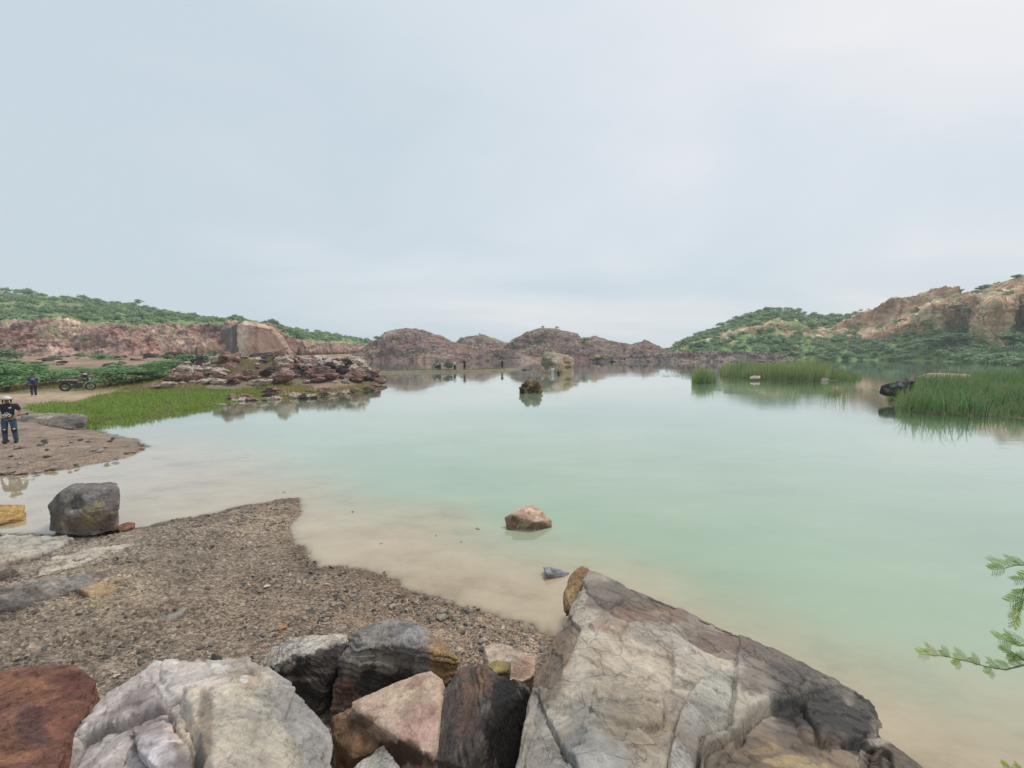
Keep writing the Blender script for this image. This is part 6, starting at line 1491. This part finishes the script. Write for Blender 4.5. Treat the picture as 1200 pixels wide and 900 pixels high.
def motorcycle(loc, rz, label, tank, detail=True):
    """front towards +X"""
    blk, met, rim, red, lamp = MOTO['black'], MOTO['metal'], MOTO['rim'], tank, MOTO['lamp']
    o = empty('motorcycle', loc, label, 'motorcycle', None, rz)
    for x, w in ((-.68, .07), (.70, .055)):
        bm = torus_bm(.265, w); bm.transform(Matrix.Translation((x, 0, .325))); wh = link('wheel', bm_mesh('wheel', bm, True), blk, o)
        bm = torus_bm(.205, .022, 28, 6); bm.transform(Matrix.Translation((x, 0, .325))); link('rim', bm_mesh('rim', bm, True), rim, wh)
        P = [([(x, .035 * s, .325), (x + .205 * math.cos(a), 0, .325 + .205 * math.sin(a))], [.012, .010]) for a in [k * 2 * math.pi / 5 for k in range(5)] for s in (-1, 1)] + [([(x, -.07, .325), (x, .07, .325)], [.045, .045])]
        v, f = tube_geo(P, 6); link('spokes', np_mesh('spokes', v, f), rim, wh)
    P = [([(.70, .09 * s, .325), (.62, .09 * s, .56), (.52, .085 * s, .86)], [.026, .026, .024]) for s in (-1, 1)]; v, f = tube_geo(P, 8); link('front_fork', np_mesh('front_fork', v, f), met, o)
    P = [([(.50, 0, .84), (.30, 0, .55), (.18, 0, .30), (-.2, 0, .27), (-.32, 0, .45)], [.03] * 5), ([(.50, 0, .82), (.1, 0, .70), (-.35, 0, .66), (-.85, 0, .74)], [.026] * 4), ([(-.68, .1, .325), (-.2, .08, .36)], [.025] * 2), ([(-.68, -.1, .325), (-.2, -.08, .36)], [.025] * 2), ([(-.62, .11, .36), (-.5, .11, .66)], [.035] * 2), ([(-.62, -.11, .36), (-.5, -.11, .66)], [.035] * 2)]
    v, f = tube_geo(P, 8); link('frame', np_mesh('frame', v, f), blk, o)
    def blob(name, pts, mat, vox=.02):
        bm = hull_bm([Vector(p) for p in pts]); me = bpy.data.meshes.new(name); bm.to_mesh(me); bm.free(); me = voxel(me, vox); smooth_mesh(me, 4); me.polygons.foreach_set('use_smooth', [True] * len(me.polygons)); return link(name, me, mat, o)
    def bx(x0, x1, w0, w1, z0, z1, t=.7): return [(x0, sy * w0, z0) for sy in (-1, 1)] + [(x1, sy * w1, z0) for sy in (-1, 1)] + [(x0, sy * w0 * t, z1) for sy in (-1, 1)] + [(x1, sy * w1 * t, z1) for sy in (-1, 1)]
    blob('fuel_tank', [(.46, -.10, .80), (.46, .10, .80), (.42, -.14, .92), (.42, .14, .92), (.1, -.15, .93), (.1, .15, .93), (-.04, -.09, .78), (-.04, .09, .78), (.25, -.12, 1.0), (.25, .12, 1.0), (.2, -.17, .82), (.2, .17, .82)], red)
    blob('seat', [(-.02, -.10, .80), (-.02, .10, .80), (-.35, -.14, .80), (-.35, .14, .80), (-.75, -.11, .86), (-.75, .11, .86), (-.02, -.07, .72), (-.02, .07, .72), (-.75, -.1, .76), (-.75, .1, .76), (-.4, -.12, .84), (-.4, .12, .84)], blk)
    blob('engine', bx(-.24, .27, .16, .14, .25, .62, .7), met); blob('side_panel', bx(-.42, -.02, .14, .13, .56, .80, .85), blk); blob('luggage', bx(-.88, -.56, .18, .16, .64, .84, .8), blk)
    blob('tail', bx(-.98, -.70, .06, .1, .76, .85, .8), blk); blob('front_mudguard', [(.50, -.06, .60), (.50, .06, .60), (.72, -.06, .67), (.72, .06, .67), (.98, -.05, .56), (.98, .05, .56), (.72, -.06, .64), (.72, .06, .64)], blk); blob('rear_mudguard', [(-.9, -.07, .62), (-.9, .07, .62), (-.7, -.07, .68), (-.7, .07, .68), (-1.04, -.06, .42), (-1.04, .06, .42), (-.86, 0, .6)], blk)
    ell('headlight', (.64, 0, .90), (.09, .10, .11), lamp, o, seg=14); ell('headlight_cowl', (.59, 0, .93), (.10, .12, .14), blk, o, seg=14); ell('tail_light', (-1.0, 0, .80), (.03, .06, .03), MOTO['red'], o, seg=10)
    v, f = tube_geo([([(.44, -.38, 1.04), (.47, -.2, 1.05), (.50, 0, .98), (.47, .2, 1.05), (.44, .38, 1.04)], [.015] * 5)], 7); link('handlebar', np_mesh('handlebar', v, f), blk, o)
    for s in (-1, 1):
        v, f = tube_geo([([(.47, .26 * s, 1.05), (.46, .32 * s, 1.2)], [.007, .007])], 5); mi = link('mirror', np_mesh('mirror', v, f), blk, o); ell('mirror_glass', (.46, .34 * s, 1.22), (.02, .06, .04), met, mi, seg=10)
        v, f = tube_geo([([(-.1, .12 * s, .33), (-.1, .24 * s, .33)], [.014] * 2)], 6); link('footrest', np_mesh('footrest', v, f), blk, o)
    v, f = tube_geo([([(.22, -.12, .40), (.1, -.15, .24), (-.3, -.16, .27), (-.85, -.17, .42)], [.025, .025, .045, .05])], 8); link('exhaust', np_mesh('exhaust', v, f), met, o)
    v, f = tube_geo([([(-.1, .1, .3), (-.16, .32, .02)], [.014] * 2)], 6); link('side_stand', np_mesh('side_stand', v, f), blk, o)
    return o

def build_motorcycles():
    global MOTO
    MOTO = dict(black=simple_mat('motorcycle_black', (.016, .016, .018), .35), metal=simple_mat('motorcycle_grey_metal', (.05, .05, .055), .45, .5), rim=simple_mat('pale_alloy', (.55, .55, .56), .4, .2), lamp=simple_mat('headlight_glass', (.5, .5, .52), .1), red=simple_mat('tail_light_red', (.35, .03, .02), .3))
    tank = simple_mat('maroon_tank', lin(104, 60, 56), .35); dk = simple_mat('dark_tank', (.03, .03, .035), .35)
    p = PG(92, 461.5, .15); p.z = gz(p.x, p.y)
    rz = -math.atan2(p.x, p.y) - 0.05
    motorcycle(p, rz, 'black motorcycle with maroon tank parked on the track beside the bushes', tank)
    R = Matrix.Rotation(rz, 4, 'Z'); h = p + R @ Vector((.44, -.22, 1.16))
    g = empty('helmet', h, 'black helmet with white top hung on the motorcycle handlebar', 'helmet', rz=rz)
    ell('helmet_shell', (0, 0, .02), (.17, .15, .17), MOTO['black'], g, seg=18); ell('helmet_top', (0, 0, .06), (.165, .145, .155), MOTO['rim'], g, cut=.35, seg=18); ell('visor', (.06, 0, 0), (.13, .135, .07), MOTO['metal'], g, seg=14)
    q = PZ(511.5, 69.3, 0); motorcycle(Vector((q.x, q.y, gz(q.x, q.y))), 2.6, 'small dark motorcycle parked on the causeway at the left of the people', dk)

# ------------------------------------------------------------------ sky, sun, haze, camera
def build_light():
    w = bpy.data.worlds.new('World'); scene.world = w; w.use_nodes = True; t = w.node_tree; t.nodes.clear(); L = t.links.new
    el, az = math.radians(62), math.radians(50)      # sun behind thin cloud, front right
    sky = t.nodes.new('ShaderNodeTexSky'); sky.sky_type = 'NISHITA'; sky.sun_disc = False; sky.sun_elevation = el; sky.sun_rotation = az; sky.air_density = 1.2; sky.dust_density = 3
    bgs = t.nodes.new('ShaderNodeBackground'); bgs.inputs['Strength'].default_value = 0.08; L(sky.outputs[0], bgs.inputs[0])
    # cloud sheet overhead, mapped on a flat layer by direction
    tc = t.nodes.new('ShaderNodeTexCoord'); sep = t.nodes.new('ShaderNodeSeparateXYZ'); L(tc.outputs['Generated'], sep.inputs[0])
    def m(op, a, b):
        n = t.nodes.new('ShaderNodeMath'); n.operation = op
        for i, v in enumerate((a, b)):
            if isinstance(v, bpy.types.NodeSocket): L(v, n.inputs[i])
            else: n.inputs[i].default_value = v
        return n.outputs[0]
    zc = m('ADD', m('MAXIMUM', sep.outputs[2], 0.0), 0.16)
    cb = t.nodes.new('ShaderNodeCombineXYZ'); L(m('DIVIDE', sep.outputs[0], zc), cb.inputs[0]); L(m('DIVIDE', sep.outputs[1], zc), cb.inputs[1]); cb.inputs[2].default_value = 3.3
    mp = t.nodes.new('ShaderNodeMapping'); mp.inputs['Scale'].default_value = (0.5, 0.85, 1); mp.inputs['Rotation'].default_value = (0, 0, -0.55); L(cb.outputs[0], mp.inputs[0])
    nz = t.nodes.new('ShaderNodeTexNoise'); nz.inputs['Scale'].default_value = 0.8; nz.inputs['Detail'].default_value = 6; nz.inputs['Roughness'].default_value = 0.5; nz.inputs['Distortion'].default_value = 0.4; L(mp.outputs[0], nz.inputs[0])
    # thin places near the sun are whiter
    dt = t.nodes.new('ShaderNodeVectorMath'); dt.operation = 'DOT_PRODUCT'; L(tc.outputs['Generated'], dt.inputs[0])
    g = Vector((math.sin(math.radians(38)) * math.cos(math.radians(34)), math.cos(math.radians(38)) * math.cos(math.radians(34)), math.sin(math.radians(34)))); dt.inputs[1].default_value = g
    f = m('ADD', m('MULTIPLY', m('SUBTRACT', nz.outputs[0], 0.5), 2.5), m('MULTIPLY', m('SUBTRACT', dt.outputs['Value'], 0.62), 1.05))
    f = m('ADD', f, 0.35)
    cr = t.nodes.new('ShaderNodeValToRGB'); L(f, cr.inputs[0]); e = cr.color_ramp.elements
    e[0].position = 0.0; e[0].color = (*lin(194, 207, 217), 1); e[1].position = 1.0; e[1].color = (*lin(229, 228, 231), 1)
    x = cr.color_ramp.elements.new(0.5); x.color = (*lin(209, 217, 224), 1)
    bgc = t.nodes.new('ShaderNodeBackground'); bgc.inputs['Strength'].default_value = SKY; L(cr.outputs[0], bgc.inputs[0])
    mx = t.nodes.new('ShaderNodeMixShader'); mx.inputs[0].default_value = 0.93; L(bgs.outputs[0], mx.inputs[1]); L(bgc.outputs[0], mx.inputs[2])
    o = t.nodes.new('ShaderNodeOutputWorld'); L(mx.outputs[0], o.inputs['Surface'])
    s = bpy.data.lights.new('sun', 'SUN'); s.energy = 1.5; s.angle = math.radians(14); s.color = (1, .96, .9); so = bpy.data.objects.new('sun', s); COL.objects.link(so)
    d = Vector((math.sin(az) * math.cos(el), math.cos(az) * math.cos(el), math.sin(el))); so.rotation_euler = d.to_track_quat('Z', 'Y').to_euler(); so.location = d * 50
    # haze
    bm = bmesh.new(); bmesh.ops.create_cube(bm, size=1); bm.transform(Matrix.Translation((0, 0, 34)) @ Matrix.Diagonal((1500, 1500, 76, 1)))
    h = link('haze', bm_mesh('haze', bm), None); m_ = bpy.data.materials.new('haze_air'); m_.use_nodes = True; n = m_.node_tree; n.nodes.clear(); out = n.nodes.new('ShaderNodeOutputMaterial'); pv = n.nodes.new('ShaderNodeVolumePrincipled')
    pv.inputs['Color'].default_value = (.93, .97, 1.0, 1); pv.inputs['Density'].default_value = HAZE; pv.inputs['Anisotropy'].default_value = 0.0; n.links.new(pv.outputs[0], out.inputs['Volume']); h.data.materials.append(m_); tag(h, kind='stuff')
    c = bpy.data.cameras.new('camera'); co = bpy.data.objects.new('camera', c); COL.objects.link(co); scene.camera = co
    c.sensor_fit = 'HORIZONTAL'; c.sensor_width = 36; c.lens = 36 * F / 1200; c.clip_start = .05; c.clip_end = 20000
    co.location = (0, 0, CAMZ); co.rotation_euler = (math.pi / 2 - PITCH, 0, 0)
    v = scene.view_settings; v.view_transform = 'Standard'; v.look = 'None'; v.exposure = 0.43; v.gamma = 1; v.use_curve_mapping = False
    cy = scene.cycles; cy.use_denoising = True; cy.max_bounces = 6; cy.diffuse_bounces = 2; cy.glossy_bounces = 3; cy.transmission_bounces = 3; cy.transparent_max_bounces = 8; cy.volume_bounces = 2
    cy.caustics_reflective = False; cy.caustics_refractive = False

SKY = 0.85
HAZE = 0.0005

import time as _t
_t0 = _t.time()
def step(n):
    print('STEP', n, round(_t.time() - _t0, 1))
build_light(); step('light')
build_ground(); step('ground')
build_water(); step('water')
build_hills(); step('hills')
mats = build_boulders(); step('boulders')
STONE_M = {k: rock_mat('%s_stone' % k, c, 1.0, .5, tint=False, crackle=False) for k, c in
           {'pale': [lin(120, 112, 100), lin(156, 146, 132), lin(178, 168, 154), lin(150, 136, 118)], 'dark': [lin(60, 56, 54), lin(92, 86, 80), lin(120, 112, 104), lin(84, 76, 66)],
            'orange': [lin(150, 96, 60), lin(190, 130, 88), lin(208, 160, 116), lin(160, 110, 74)], 'pink': [lin(130, 104, 96), lin(164, 134, 122), lin(186, 160, 146), lin(146, 120, 108)]}.items()}
build_peninsula(mats); step('peninsula')
build_gravel(mats); step('gravel')
build_vegetation(); step('vegetation')
build_people(); step('people')
build_motorcycles(); step('motorcycles')
